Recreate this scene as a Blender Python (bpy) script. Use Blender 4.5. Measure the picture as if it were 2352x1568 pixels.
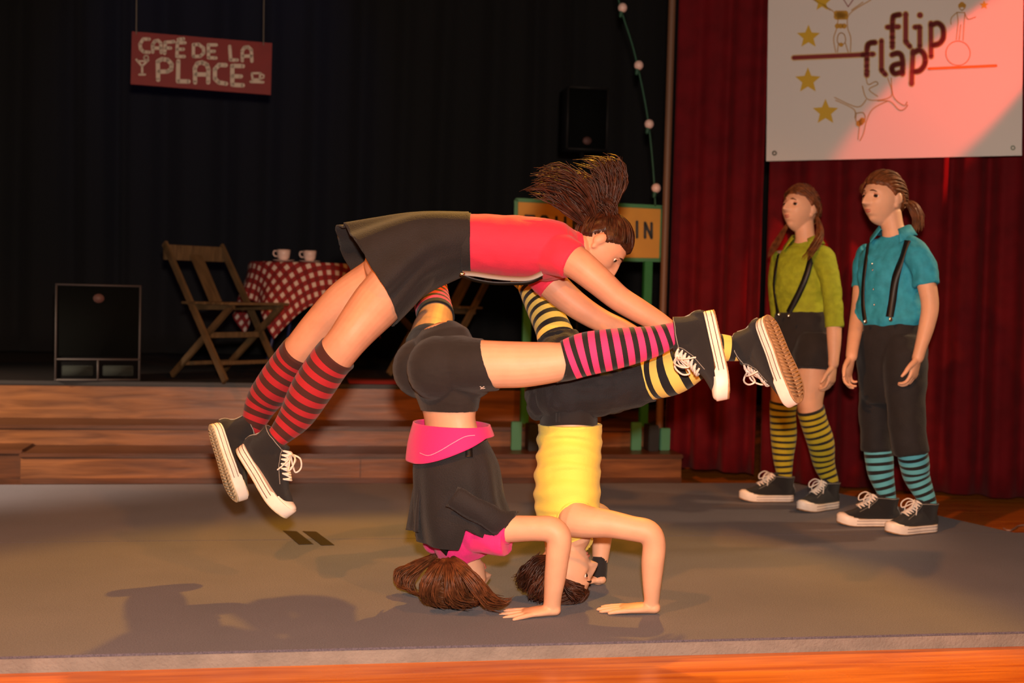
import bpy, bmesh, math, random
from mathutils import Vector, Matrix, Quaternion, noise
from mathutils.bvhtree import BVHTree
random.seed(7)
for o in list(bpy.data.objects): bpy.data.objects.remove(o)
SC = bpy.context.scene
COL = SC.collection
V = Vector
# ------------------------------------------------------------------ camera
F = 2840.0
YAW, PITCH, ROLL = math.radians(9.8), math.radians(2.42), 0.0248
CAMP = V((0, 0, 1.0))
FWD = V((math.sin(YAW)*math.cos(PITCH), math.cos(YAW)*math.cos(PITCH), -math.sin(PITCH)))
R0 = V((math.cos(YAW), -math.sin(YAW), 0)); U0 = R0.cross(FWD)
RGT = R0*math.cos(ROLL)+U0*math.sin(ROLL); UPV = U0*math.cos(ROLL)-R0*math.sin(ROLL)
cam = bpy.data.cameras.new('camera'); camo = bpy.data.objects.new('camera', cam); COL.objects.link(camo)
M = Matrix((RGT, UPV, -FWD)).transposed().to_4x4(); M.translation = CAMP
camo.matrix_world = M
cam.sensor_width = 36; cam.lens = F/2352*36; cam.clip_end = 60
cam.dof.use_dof = True; cam.dof.focus_distance = 3.95; cam.dof.aperture_fstop = 2.6
SC.camera = camo
SC.view_settings.view_transform = 'Standard'; SC.view_settings.look = 'None'
SC.view_settings.exposure = 0.0; SC.view_settings.gamma = 1; SC.view_settings.use_curve_mapping = False
FH = V((math.sin(YAW), math.cos(YAW), 0))
def cv(r, u, d): return (R0*r+V((0, 0, u))+FH*d)
def W(px, py, D): return CAMP+RGT*((px-1176)/F*D)+UPV*((784-py)/F*D)+FWD*D
def RAY(px, py): return (RGT*((px-1176)/F)+UPV*((784-py)/F)+FWD)
def G(px, py, z=0.0):
    r = RAY(px, py); return CAMP+r*((z-CAMP.z)/r.z)
# ------------------------------------------------------------------ world and lights
w = bpy.data.worlds.new('world'); SC.world = w; w.use_nodes = True
w.node_tree.nodes['Background'].inputs[0].default_value = (1.0, .55, .32, 1)
w.node_tree.nodes['Background'].inputs[1].default_value = 0.035
def light(name, kind, loc, aim, energy, col, size=.1, angle=40, blend=.3):
    l = bpy.data.lights.new(name, kind); o = bpy.data.objects.new(name, l); COL.objects.link(o)
    l.energy = energy; l.color = col
    if kind == 'SPOT': l.spot_size = math.radians(angle); l.spot_blend = blend; l.shadow_soft_size = size
    elif kind == 'AREA': l.size = size
    else: l.shadow_soft_size = size
    o.location = loc; o.rotation_euler = (V(aim)-V(loc)).to_track_quat('-Z', 'Y').to_euler()
    return o
light('camera_flash', 'SPOT', CAMP+V((0.02, 0.0, .22)), W(1176, 800, 4), 730, (1, .79, .64), .05, 75, .6)
light('front_left_stage_lamp', 'SPOT', CAMP+cv(-2.6, 3.4, 0), (.5, 4.4, .2), 950, (1, .31, .035), .09, 46, .6)
light('front_right_stage_lamp', 'SPOT', CAMP+cv(3.0, 3.4, -.2), (.4, 4.3, .2), 650, (1, .31, .035), .12, 44, .6)
light('left_stage_lamp', 'SPOT', (-5.2, 4.2, 2.4), (-2.6, 6.1, .25), 2400, (1, .76, .54), .10, 36, .9)
light('back_stage_lamp', 'SPOT', W(1500, 200, 6.9)+V((.1, 0, 2.4)), (.6, 3.9, .7), 1400, (1, .46, .03), .06, 42, .4)
light('right_stage_lamp', 'SPOT', W(2720, 60, 5.6), W(2050, 700, 5.4), 130, (1, .62, .30), .08, 42, .6)
light('blue_stage_lamp', 'SPOT', (-.6, 7.2, 5.2), (-.6, 9.2, 2.9), 60, (.12, .22, 1), .05, 45, .8)
# ------------------------------------------------------------------ materials
def lin(c):
    if isinstance(c, str):
        c = [int(c[i:i+2], 16)/255 for i in (0, 2, 4)]
        return tuple(x/12.92 if x <= .04045 else ((x+.055)/1.055)**2.4 for x in c)
    return tuple(c)
def newmat(name):
    m = bpy.data.materials.new(name); m.use_nodes = True; nt = m.node_tree
    return m, nt, nt.nodes['Principled BSDF']
def mat(name, c, rough=.6, metal=0, spec=.5, bump=0, bscale=300, vary=0, vscale=8, sheen=0, sub=0, stretch=None, c2=None, emit=0):
    m, nt, b = newmat(name); c = lin(c)
    b.inputs['Base Color'].default_value = (*c, 1); b.inputs['Roughness'].default_value = rough
    b.inputs['Metallic'].default_value = metal; b.inputs['Specular IOR Level'].default_value = spec
    if sheen: b.inputs['Sheen Weight'].default_value = sheen
    if sub:
        b.inputs['Subsurface Weight'].default_value = sub; b.inputs['Subsurface Radius'].default_value = (.012, .005, .003)
    tc = nt.nodes.new('ShaderNodeTexCoord'); src = tc.outputs['Object']
    if stretch:
        mp = nt.nodes.new('ShaderNodeMapping'); mp.inputs['Scale'].default_value = stretch
        nt.links.new(src, mp.inputs[0]); src = mp.outputs[0]
    if vary or c2:
        n = nt.nodes.new('ShaderNodeTexNoise'); n.inputs['Scale'].default_value = vscale; n.inputs['Detail'].default_value = 5
        nt.links.new(src, n.inputs['Vector'])
        r = nt.nodes.new('ShaderNodeValToRGB'); e = r.color_ramp.elements
        e[0].position = .35; e[1].position = .65
        lo = tuple(x*(1-vary) for x in c); hi = lin(c2) if c2 else tuple(min(1, x*(1+vary)) for x in c)
        e[0].color = (*lo, 1); e[1].color = (*hi, 1)
        nt.links.new(n.outputs['Fac'], r.inputs[0]); nt.links.new(r.outputs[0], b.inputs['Base Color'])
    if bump:
        n = nt.nodes.new('ShaderNodeTexNoise'); n.inputs['Scale'].default_value = bscale; n.inputs['Detail'].default_value = 3
        nt.links.new(src, n.inputs['Vector'])
        bp = nt.nodes.new('ShaderNodeBump'); bp.inputs['Strength'].default_value = bump; bp.inputs['Distance'].default_value = .01
        nt.links.new(n.outputs['Fac'], bp.inputs['Height']); nt.links.new(bp.outputs[0], b.inputs['Normal'])
    return m
def uvmat(name, build):
    m, nt, b = newmat(name); uv = nt.nodes.new('ShaderNodeUVMap'); uv.uv_map = 'UVMap'
    sp = nt.nodes.new('ShaderNodeSeparateXYZ'); nt.links.new(uv.outputs[0], sp.inputs[0])
    build(nt, b, sp); return m
def mth(nt, op, a, bb=None):
    n = nt.nodes.new('ShaderNodeMath'); n.operation = op
    for i, x in enumerate((a, bb)):
        if x is None: continue
        if isinstance(x, (int, float)): n.inputs[i].default_value = x
        else: nt.links.new(x, n.inputs[i])
    return n.outputs[0]
def mixc(nt, f, a, b):
    n = nt.nodes.new('ShaderNodeMix'); n.data_type = 'RGBA'; nt.links.new(f, n.inputs[0])
    for i, x in ((6, a), (7, b)):
        if isinstance(x, tuple): n.inputs[i].default_value = (*x, 1)
        else: nt.links.new(x, n.inputs[i])
    return n.outputs[2]
def sock_mat(name, c1, c2, period, duty, cuff):
    c1, c2 = lin(c1), lin(c2)
    def bld(nt, b, sp):
        u = mth(nt, 'SUBTRACT', sp.outputs[0], cuff)
        fr = mth(nt, 'FRACT', mth(nt, 'DIVIDE', u, period))
        st = mth(nt, 'LESS_THAN', fr, duty)
        pos = mth(nt, 'GREATER_THAN', u, 0.0)
        fac = mth(nt, 'MULTIPLY', st, pos)
        nt.links.new(mixc(nt, fac, c2, c1), b.inputs['Base Color'])
        b.inputs['Roughness'].default_value = .85; b.inputs['Sheen Weight'].default_value = .15
        tc = nt.nodes.new('ShaderNodeTexCoord'); n = nt.nodes.new('ShaderNodeTexNoise'); n.inputs['Scale'].default_value = 500
        nt.links.new(tc.outputs['Object'], n.inputs['Vector'])
        bp = nt.nodes.new('ShaderNodeBump'); bp.inputs['Strength'].default_value = .2; bp.inputs['Distance'].default_value = .005
        nt.links.new(n.outputs['Fac'], bp.inputs['Height']); nt.links.new(bp.outputs[0], b.inputs['Normal'])
    return uvmat(name, bld)
BLK = (.006, .006, .008)
skin = mat('skin', 'dcab8e', .5, sub=.12, spec=.35, vary=.06, vscale=14, bump=.04, bscale=400)
skin_deep = mat('skin_warm', 'd59a7e', .5, sub=.12, spec=.35, vary=.08, vscale=14)
lipm = mat('lip_skin', 'ba6a5c', .45)
hair_brown = mat('brown_hair', '5a331c', .45, bump=.2, bscale=60, vary=.45, vscale=40, spec=.35)
hair_dark = mat('dark_hair', '3c1e12', .45, bump=.2, bscale=60, vary=.45, vscale=40, spec=.35)
hair_auburn = mat('auburn_hair', '6e3f22', .5, bump=.2, bscale=60, vary=.4, vscale=40, spec=.3)
eyew = mat('eye_white', 'e8ddd4', .2); eyeb = mat('eye_iris', '2c1c14', .15)
blackcloth = mat('black_cotton', '1d191b', .85, bump=.25, bscale=500, sheen=.12, vary=.15, vscale=20)
blacktrouser = mat('black_twill', '17151a', .8, bump=.3, bscale=260, sheen=.1, vary=.2, vscale=15)
magenta = mat('magenta_jersey', 'e8257f', .8, bump=.2, bscale=350, sheen=.2)
magstitch = mat('pale_pink_stitching', 'ff9ac0', .8)
yellowj = mat('yellow_jersey', 'f5df62', .8, bump=.18, bscale=350, sheen=.15)
redj = mat('red_jersey', 'e02a4c', .8, bump=.15, bscale=300, sheen=.15)
greenj = mat('olive_green_jersey', '92a01d', .85, bump=.5, bscale=26, vary=.12, vscale=30)
bluej = mat('turquoise_cotton', '2795b5', .8, bump=.6, bscale=22, vary=.12, vscale=30)
strapm = mat('black_elastic', '100f10', .5); strapg = mat('grey_elastic', '8c8a8c', .6)
steel = mat('bright_metal', 'd8d4cc', .25, metal=1)
canvas = mat('black_canvas', '1b1b1f', .9, bump=.5, bscale=700, sheen=.1)
rubber = mat('white_rubber', 'f3e6dc', .45, vary=.05, vscale=30)
lacem = mat('white_lace', 'efe4dc', .8, bump=.3, bscale=500)
stitch = mat('grey_stitching', '9a9691', .8)
outsole = mat('tan_outsole', 'a5805f', .7, bump=.15, bscale=90, vary=.2, vscale=60)
linem = mat('sole_pinstripe', '5a2026', .5)
sockA = sock_mat('pink_black_sock', 'ff3a80', BLK, .0345, .56, .030)
sockB = sock_mat('yellow_black_sock', 'efd56a', BLK, .0440, .55, .004)
sockC = sock_mat('red_dark_sock', 'ad1826', (.055, .008, .006), .0440, .50, .030)
sockD = sock_mat('mustard_black_sock', 'b5a51e', BLK, .0310, .62, .012)
sockE = sock_mat('blue_black_sock', '5fb4c6', BLK, .0350, .58, .000)
# ------------------------------------------------------------------ mesh helpers
class Soup:
    def __init__(s): s.v = []; s.f = []; s.uv = []; s.mi = []; s.cm = 0
    def add(s, vs, fs, uvs=None):
        n = len(s.v); s.v += [V(x) for x in vs]; s.f += [tuple(i+n for i in f) for f in fs]
        s.uv += (uvs if uvs else [(0, 0)]*len(vs)); s.mi += [s.cm]*len(fs)
    def mesh(s, name):
        me = bpy.data.meshes.new(name); me.from_pydata([tuple(x) for x in s.v], [], s.f)
        ul = me.uv_layers.new(name='UVMap')
        for l in me.loops: ul.data[l.index].uv = s.uv[l.vertex_index]
        for p, m in zip(me.polygons, s.mi): p.material_index = m; p.use_smooth = True
        return me
def tag(o, label=None, cat=None, group=None, kind=None):
    if label: o['label'] = label
    if cat: o['category'] = cat
    if group: o['group'] = group
    if kind: o['kind'] = kind
    return o
def link(name, me, m, parent=None, smooth=True, mw=None):
    o = bpy.data.objects.new(name, me); COL.objects.link(o)
    for x in (m if isinstance(m, (list, tuple)) else [m]):
        if len(me.materials) < 6: me.materials.append(x)
    for p in me.polygons: p.use_smooth = smooth
    if mw is not None: o.matrix_world = mw
    if parent:
        o.parent = parent; o.matrix_parent_inverse = Matrix.Identity(4)
        pm = WM(parent)
        o.matrix_basis = pm.inverted() @ (mw if mw is not None else Matrix.Identity(4))
    return o
def WM(o):
    m = o.matrix_basis.copy()
    while o.parent: o = o.parent; m = o.matrix_basis @ m
    return m
def out(name, s, m, parent=None, smooth=True): return link(name, s.mesh(name), m, parent, smooth)
def empty(name, loc):
    o = bpy.data.objects.new(name, None); COL.objects.link(o); o.empty_display_size = .1
    o.location = loc; o.matrix_basis = Matrix.Translation(V(loc)); return o
def crm(a, b, c, d, t):
    return 0.5*((2*b)+(c-a)*t+(2*a-5*b+4*c-d)*t*t+(-a+3*b-3*c+d)*t**3)
def interp(pts, sub):
    n = len(pts); o = []
    for i in range(n-1):
        a = pts[max(i-1, 0)]; b = pts[i]; c = pts[i+1]; d = pts[min(i+2, n-1)]
        for k in range(sub): o.append(crm(a, b, c, d, k/sub))
    o.append(pts[-1]*1); return o
def loft(s, pts, rads, lat=None, n=20, sub=5, cap='round', wob=None, u0=0.0, closed=True):
    rads = [(r, r) if not isinstance(r, (tuple, list)) else r for r in rads]
    P = interp([V(p) for p in pts], sub); Rr = interp([V((r[0], r[1], 0)) for r in rads], sub)
    m = len(P); rings = []; up = V(lat) if lat else None
    prev = None; u = u0
    for i in range(m):
        t = (P[min(i+1, m-1)]-P[max(i-1, 0)]).normalized()
        if up: a = up-t*up.dot(t)
        else:
            a = (prev-t*prev.dot(t)) if prev else t.orthogonal()
        a.normalize(); prev = a; b = t.cross(a)
        if i: u += (P[i]-P[i-1]).length
        rings.append((P[i], a, b, max(Rr[i].x, 1e-4), max(Rr[i].y, 1e-4), u, t))
    if cap == 'round':
        def ext(r, sg):
            o = []
            for k in (1, 2, 3):
                an = k/3*math.pi/2*.97; q = min(r[3], r[4])
                o.append((r[0]+r[6]*sg*q*math.sin(an), r[1], r[2], r[3]*math.cos(an), r[4]*math.cos(an), r[5]+sg*q*math.sin(an), r[6]))
            return o
        rings = ext(rings[0], -1)[::-1]+rings+ext(rings[-1], 1)
    vs = []; uv = []; fs = []
    for i, (p, a, b, ra, rb, uu, t) in enumerate(rings):
        for k in range(n):
            th = 2*math.pi*k/n
            kx = wob(i/(len(rings)-1), th) if wob else 1
            vs.append(p+a*(math.cos(th)*ra*kx)+b*(math.sin(th)*rb*kx)); uv.append((uu, k/n))
    for i in range(len(rings)-1):
        for k in range(n):
            k2 = (k+1) % n; fs.append((i*n+k, i*n+k2, (i+1)*n+k2, (i+1)*n+k))
    if closed: fs.append(tuple(range(n-1, -1, -1))); L = (len(rings)-1)*n; fs.append(tuple(range(L, L+n)))
    s.add(vs, fs, uv)
def limb(s, L, **k): loft(s, [W(a, b, d) for a, b, d, r in L], [r*d/F for a, b, d, r in L], **k)
def blob(s, c, rad, axes=None, n=16):
    ax = axes or (V((1, 0, 0)), V((0, 1, 0)), V((0, 0, 1))); vs = []; fs = []
    for i in range(n+1):
        la = math.pi*(i/n-.5)*.999
        for k in range(n*2):
            lo = math.pi*k/n
            vs.append(V(c)+ax[0]*(rad[0]*math.cos(la)*math.cos(lo))+ax[1]*(rad[1]*math.cos(la)*math.sin(lo))+ax[2]*(rad[2]*math.sin(la)))
    m = n*2
    for i in range(n):
        for k in range(m): fs.append((i*m+k, i*m+(k+1) % m, (i+1)*m+(k+1) % m, (i+1)*m+k))
    fs.append(tuple(range(m-1, -1, -1))); fs.append(tuple(range(n*m, n*m+m)))
    s.add(vs, fs)
def bake(o):
    dg = bpy.context.evaluated_depsgraph_get(); dg.update()
    me = bpy.data.meshes.new_from_object(o.evaluated_get(dg)); return me
def remesh(s, voxel=.004, it=3, fac=.5):
    me = s.mesh('tmp'); o = bpy.data.objects.new('tmp', me); COL.objects.link(o)
    r = o.modifiers.new('r', 'REMESH'); r.mode = 'VOXEL'; r.voxel_size = voxel; r.use_smooth_shade = True
    if it: q = o.modifiers.new('s', 'SMOOTH'); q.iterations = it; q.factor = fac
    m2 = bake(o); bpy.data.objects.remove(o); m2.materials.clear(); return m2
def solidify(me, th, off=0):
    o = bpy.data.objects.new('tmp', me); COL.objects.link(o)
    q = o.modifiers.new('s', 'SOLIDIFY'); q.thickness = th; q.offset = off
    m2 = bake(o); bpy.data.objects.remove(o); m2.materials.clear(); return m2
BODY = [None]
def setbody(o): BODY[0] = bvh_of(o)
def push(co, lo, off):
    h = BODY[0].find_nearest(co); d = (co-h[0]).dot(h[1])
    if (d < 0 and h[3] < lo) or (0 <= d < off and h[3] < off*1.6): return h[0]+h[1]*off
    return co
def cloth(name, s, m, parent, voxel=.005, it=3, amp=0, sc=20, sv=(1, 1, 1), lo=.022, off=.0045, fn=None):
    me = remesh(s, voxel, it)
    if fn:
        for v in me.vertices: v.co = fn(v.co)
    if amp:
        ns = [v.normal.copy() for v in me.vertices]
        for v, nn in zip(me.vertices, ns):
            q = V((v.co.x*sv[0], v.co.y*sv[1], v.co.z*sv[2]))*sc
            v.co += nn*amp*(noise.noise(q)+.5*noise.noise(q*2.1))
    if lo:
        for v in me.vertices: v.co = push(v.co, lo, off)
    return link(name, me, m, parent)
def box(s, c, sz, rot=None, bev=0):
    hx, hy, hz = [x/2 for x in sz]
    bm = bmesh.new(); bmesh.ops.create_cube(bm, size=1)
    for v in bm.verts: v.co = V((v.co.x*sz[0], v.co.y*sz[1], v.co.z*sz[2]))
    if bev: bmesh.ops.bevel(bm, geom=bm.edges[:], offset=bev, segments=2, affect='EDGES')
    vs = [(rot @ v.co if rot else v.co)+V(c) for v in bm.verts]
    bm.verts.index_update(); fs = [tuple(v.index for v in f.verts) for f in bm.faces]; bm.free()
    s.add(vs, fs)
def bar(s, a, b, w, h, side=V((0, 1, 0)), bev=.003):
    a, b = V(a), V(b); t = (b-a).normalized(); y = (V(side)-t*V(side).dot(t)).normalized(); z = t.cross(y)
    box(s, (a+b)/2, ((b-a).length, w, h), Matrix((t, y, z)).transposed(), bev)
def tube(s, pts, r, n=8, sub=4): loft(s, pts, [r]*len(pts) if not isinstance(r, list) else r, n=n, sub=sub, cap='round')
# ------------------------------------------------------------------ head
def hp(d, off=0.0, plain=False):
    d = V(d).normalized(); dx, dy, dz = d
    x = .072*dx; y = (.092 if dy > 0 else .098)*dy; z = .110*dz
    if dz < 0:
        k = -dz; x *= 1-.30*k**1.6
        y *= (1-.08*k) if dy > 0 else (1-.50*k)
    if dy > 0 and not plain:
        px = x/.072; pz = z/.110; e = math.exp; fr = min(1, dy*1.6)
        g = 0
        if pz < .22: g = min(1, (.22-pz)/.46)
        if pz < -.26: g = max(0, 1-(-.26-pz)/.10)
        dd = .029*e(-(px/(.11+.06*g))**2)*g+.008*e(-((abs(px)-.2)/.09)**2-((pz+.24)/.07)**2)
        dd -= .011*e(-((abs(px)-.42)/.2)**2-((pz-.05)/.13)**2)
        dd += .005*e(-((abs(px)-.4)/.3)**2-((pz-.27)/.08)**2)
        dd += .007*e(-(px/.28)**2)*(e(-((pz+.46)/.05)**2)+e(-((pz+.585)/.055)**2))
        dd += .010*e(-(px/.32)**2-((pz+.86)/.14)**2)-.004*e(-(px/.4)**2-((pz+.70)/.06)**2)
        dd += .004*e(-((abs(px)-.6)/.25)**2-((pz+.2)/.2)**2)
        y += dd*fr
    p = V((x, y, z)); return p+p.normalized()*off
def basis(fwd, up):
    y = V(fwd).normalized(); z = (V(up)-y*V(up).dot(y)).normalized(); x = y.cross(z)
    return Matrix((x, y, z)).transposed().to_4x4()
def headmat(c, fwd, up, sc=1.0):
    m = basis(fwd, up); m = m @ Matrix.Scale(sc, 4); m.translation = V(c); return m
def add_head(s, m, ear=True):
    N, K = 60, 84; vs = []; fs = []
    for i in range(N+1):
        la = math.pi*(i/N-.5)*.998
        for k in range(K):
            lo = 2*math.pi*k/K
            vs.append(m @ hp((math.cos(la)*math.cos(lo), math.cos(la)*math.sin(lo), math.sin(la))))
    for i in range(N):
        for k in range(K): fs.append((i*K+k, i*K+(k+1) % K, (i+1)*K+(k+1) % K, (i+1)*K+k))
    fs.append(tuple(range(K-1, -1, -1))); fs.append(tuple(range(N*K, N*K+K))); s.add(vs, fs)
    for sx in (-1, 1):
        for p, r in (((.074, -.014, .004), (.010, .018, .026)), ((.071, -.008, -.024), (.007, .009, .013))):
            q = Matrix.Rotation(-.15, 3, 'X')
            R3 = m.to_3x3(); ax = [R3 @ (q @ a) for a in (V((1, 0, 0)), V((0, 1, 0)), V((0, 0, 1)))]
            blob(s, m @ V((sx*p[0], p[1], p[2])), r, ax, 10)
def face(root, m, brow=hair_brown, open_mouth=False):
    for sx in (-1, 1):
        s = Soup(); d = V((sx*.36, .93, .05)); p = hp(d); c = V((sx*.030, p.y-.0075, .006))
        N = 14
        vs = []; fs = []
        for i in range(N+1):
            la = math.pi*i/N
            for k in range(20):
                lo = 2*math.pi*k/20
                vs.append(m @ (c+V((math.sin(la)*math.cos(lo)*.0150, math.cos(la)*.0115, math.sin(la)*math.sin(lo)*.0095))))
        for i in range(N):
            s.cm = 1 if i < 4 else 0
            s.add([], [])
            for k in range(20): fs.append((i*20+k, i*20+(k+1) % 20, (i+1)*20+(k+1) % 20, (i+1)*20+k))
        s.cm = 0; s.add(vs, fs); s.mi = [1 if j//20 < 5 else 0 for j in range(len(fs))]
        out('eye', s, [eyew, eyeb], root)
        s = Soup(); pts = []
        for k in range(5):
            a = .17+.1*k; pts.append(m @ hp((sx*a, .9, .22+.03*math.sin(k/4*math.pi)), .001))
        loft(s, pts, [.0014, .0032, .0034, .0026, .001], n=8); out('eyebrow', s, brow, root)
        s = Soup(); pts = []
        for k in range(5):
            a = -1+k/2; pts.append(m @ (c+V((a*.0150, .0095-.006*a*a, .0085-.006*a*a))))
        loft(s, pts, [.0010, .0024, .0028, .0024, .0010], n=6); out('eyelid', s, skin_deep, root)
    s = Soup()
    for z, r in ((-.47, .0036), (-.565, .0044)):
        pts = [m @ hp((a*.24, .88, z+.035*a*a*(1 if z < -.5 else .3)), .0005) for a in (-1, -.5, 0, .5, 1)]
        loft(s, pts, [.001, r*.8, r, r*.8, .001], n=8)
    out('lips', s, lipm, root)
def hairline(dy): # minimal dz that carries hair
    if dy > .45: return .44+.10*(dy-.45)
    if dy > .05: return .44-(.45-dy)/.4*.34
    if dy > -.25: return .10+(.05-dy)*.6
    return .28-min(1, (-.25-dy)/.15)*.30-(-.25-dy)*.65
def hair_cap(s, m, off=.010, amp=.004):
    N, K = 90, 140; vs = []; ok = []; fs = []
    for i in range(N+1):
        la = math.pi*(i/N-.5)*.998
        for k in range(K):
            lo = 2*math.pi*k/K; d = V((math.cos(la)*math.cos(lo), math.cos(la)*math.sin(lo), math.sin(la)))
            e = d.z-hairline(d.y); e += .03*noise.noise(V((d.x*6, d.y*6, 2)))+.012*math.sin(lo*57); o = -.006+(off+.006)*max(0, min(1, e/.10+.35))
            o += amp*noise.noise(V((d.x*9, d.y*3, d.z*3)))*max(0, min(1, e/.2)); vs.append(m @ hp(d, o, o > 0)); ok.append(e > -.05)
    for i in range(N):
        for k in range(K):
            f = (i*K+k, i*K+(k+1) % K, (i+1)*K+(k+1) % K, (i+1)*K+k)
            if all(ok[j] for j in f): fs.append(f)
    fs.append(tuple(range(N*K, N*K+K))); s.add(vs, fs)
def strands_on_cap(s, m, anchor, n=120, off=.012, r=.0024):
    an = V(anchor).normalized()
    for i in range(n):
        lo = random.uniform(0, 2*math.pi); dy = math.sin(lo)
        z = min(.93, hairline(dy)+random.uniform(.0, .35)); c = math.sqrt(1-z*z)
        d0 = V((math.cos(lo)*c, dy*c, z)); z0 = hairline(d0.y)
        pts = []
        for k in range(7):
            t = k/6; d = d0.lerp(an, t)
            if d.length < .3: d += V((.0, 0, .5))
            d.normalize(); pts.append(m @ hp(d, off+.004*math.sin(t*math.pi)+random.uniform(-.001, .001), True))
        loft(s, pts, [r*.4, r, r, r, r, r, r*.7], n=5, sub=2)
def clumps(s, path, n, spread, r=.004, curl=0, tail=.6, fan=1.0, sub=3):
    """path: list of points; n tapered locks scattered about it, fanning out towards the end"""
    path = [V(p) for p in path]; m = len(path); n = int(n*1.7); r = r*.68
    t0 = (path[-1]-path[0]).normalized(); a = t0.orthogonal().normalized(); b = t0.cross(a)
    for i in range(n):
        an = random.uniform(0, 6.28); q = random.random()**.5; ph = random.uniform(0, 6.28); ln = random.uniform(.7, 1.05)
        pts = []; rr = []
        for k in range(m):
            t = k/(m-1); w = spread*(math.sin(min(t*1.5, 1)*math.pi/2)*.8+.2)*(1+(fan-1)*t)
            j = t*ln*(m-1); i0 = min(int(j), m-2); pp = path[i0].lerp(path[i0+1], j-i0)
            o = (a*math.cos(an)+b*math.sin(an))*q*w
            if curl: o += (a*math.cos(ph+t*11)+b*math.sin(ph+t*11))*curl*t
            o += V((random.uniform(-1, 1), random.uniform(-1, 1), random.uniform(-1, 1)))*spread*.08
            pts.append(pp+o); rr.append(r*(1-tail*t*t)*(1 if k < m-1 else .4))
        loft(s, pts, rr, n=5, sub=sub)
# ------------------------------------------------------------------ hand
def hand(s, wrist, fd, nrm, thumb=1, curl=.15, spread=.12, sc=1.0, tcurl=.2, curls=None):
    f = V(fd).normalized(); n = (V(nrm)-f*V(nrm).dot(f)).normalized(); l = f.cross(n)*thumb   # l points to the thumb side
    w0 = V(wrist)
    loft(s, [w0-f*.016*sc, w0, w0+f*.03*sc, w0+f*.058*sc, w0+f*.080*sc], [(.024*sc, .018*sc), (.024*sc, .017*sc), (.033*sc, .015*sc), (.037*sc, .0135*sc), (.036*sc, .011*sc)], lat=l, n=18)
    fl = (.064, .073, .068, .052); fb = (.029, .0095, -.010, -.028); fx = (.078, .083, .080, .072)
    for i in range(4):
        p = w0+f*(fx[i]-.012)*sc+l*fb[i]*sc; ang = (1.5-i)*spread; c = curls[i] if curls else curl*(1+.15*i)
        d = (f*math.cos(ang)+l*math.sin(ang)).normalized(); pts = [p]; rr = [.0088*sc]
        p = p+d*.014*sc; pts.append(p); rr.append(.0086*sc); th = c*.6
        for k, q in enumerate((.45, .31, .24)):
            dd = d*math.cos(th)+n*math.sin(th); p = p+dd*fl[i]*q*sc; pts.append(p); rr.append((.0080, .0072, .0058)[k]*sc); th += c
        loft(s, pts, rr, n=12, sub=4)
    p = w0+f*.022*sc+l*.024*sc; d = (f*.72+l*.68+n*.15).normalized()
    p2 = p+d*.036*sc; d2 = (f*.9+l*.35+n*tcurl).normalized(); p3 = p2+d2*.028*sc; p4 = p3+(d2+n*.15).normalized()*.022*sc
    loft(s, [p-f*.01*sc-l*.006*sc, p, p2, p3, p4], [.012*sc, .013*sc, .0105*sc, .0092*sc, .0065*sc], n=12, sub=4)
# ------------------------------------------------------------------ sneaker (heel at the origin, toe along +x, 0.285 long)
SL = .285
def hw(x):
    t = max(0, min(1, x/SL)); b = .036+.013*math.sin(min(1, t*1.35)**1.6*math.pi/2)-.004*math.exp(-((t-.42)/.14)**2)
    e = 1
    if t < .13: e = math.sqrt(max(0, 1-((.13-t)/.13)**2))
    if t > .72: e = math.sqrt(max(0, 1-((t-.72)/.28)**2))
    return b*e
def outline(N=40, k=1.0, x0=0.0, x1=SL):
    p = []; xs = [x0+(x1-x0)*(1-math.cos(math.pi*i/N))/2 for i in range(N+1)]
    up = [(x, hw(x)*k+.0015*math.sin(x*20)) for x in xs]; dn = [(x, -hw(x)*k) for x in xs[::-1]]
    return up+dn[1:-1]
def prism(s, pl, zf0, zf1, sh=1.0):
    n = len(pl); vs = []
    cx = sum(p[0] for p in pl)/n
    lev = [(0, .985), (.12, 1), (.88, 1), (1, .99)]
    for t, k in lev:
        for x, y in pl:
            z0, z1 = zf0(x), zf1(x); vs.append(((x-cx)*k+cx, y*k, z0+(z1-z0)*t))
    fs = []
    for i in range(3):
        for j in range(n): fs.append((i*n+j, i*n+(j+1) % n, (i+1)*n+(j+1) % n, (i+1)*n+j))
    s.add(vs, fs)
    s.add([vs[j] for j in range(n)], [tuple(range(n-1, -1, -1))]); s.add([vs[3*n+j] for j in range(n)], [tuple(range(n))])
def toespring(x): return .012*max(0, (x-.20)/.085)**2
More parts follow.
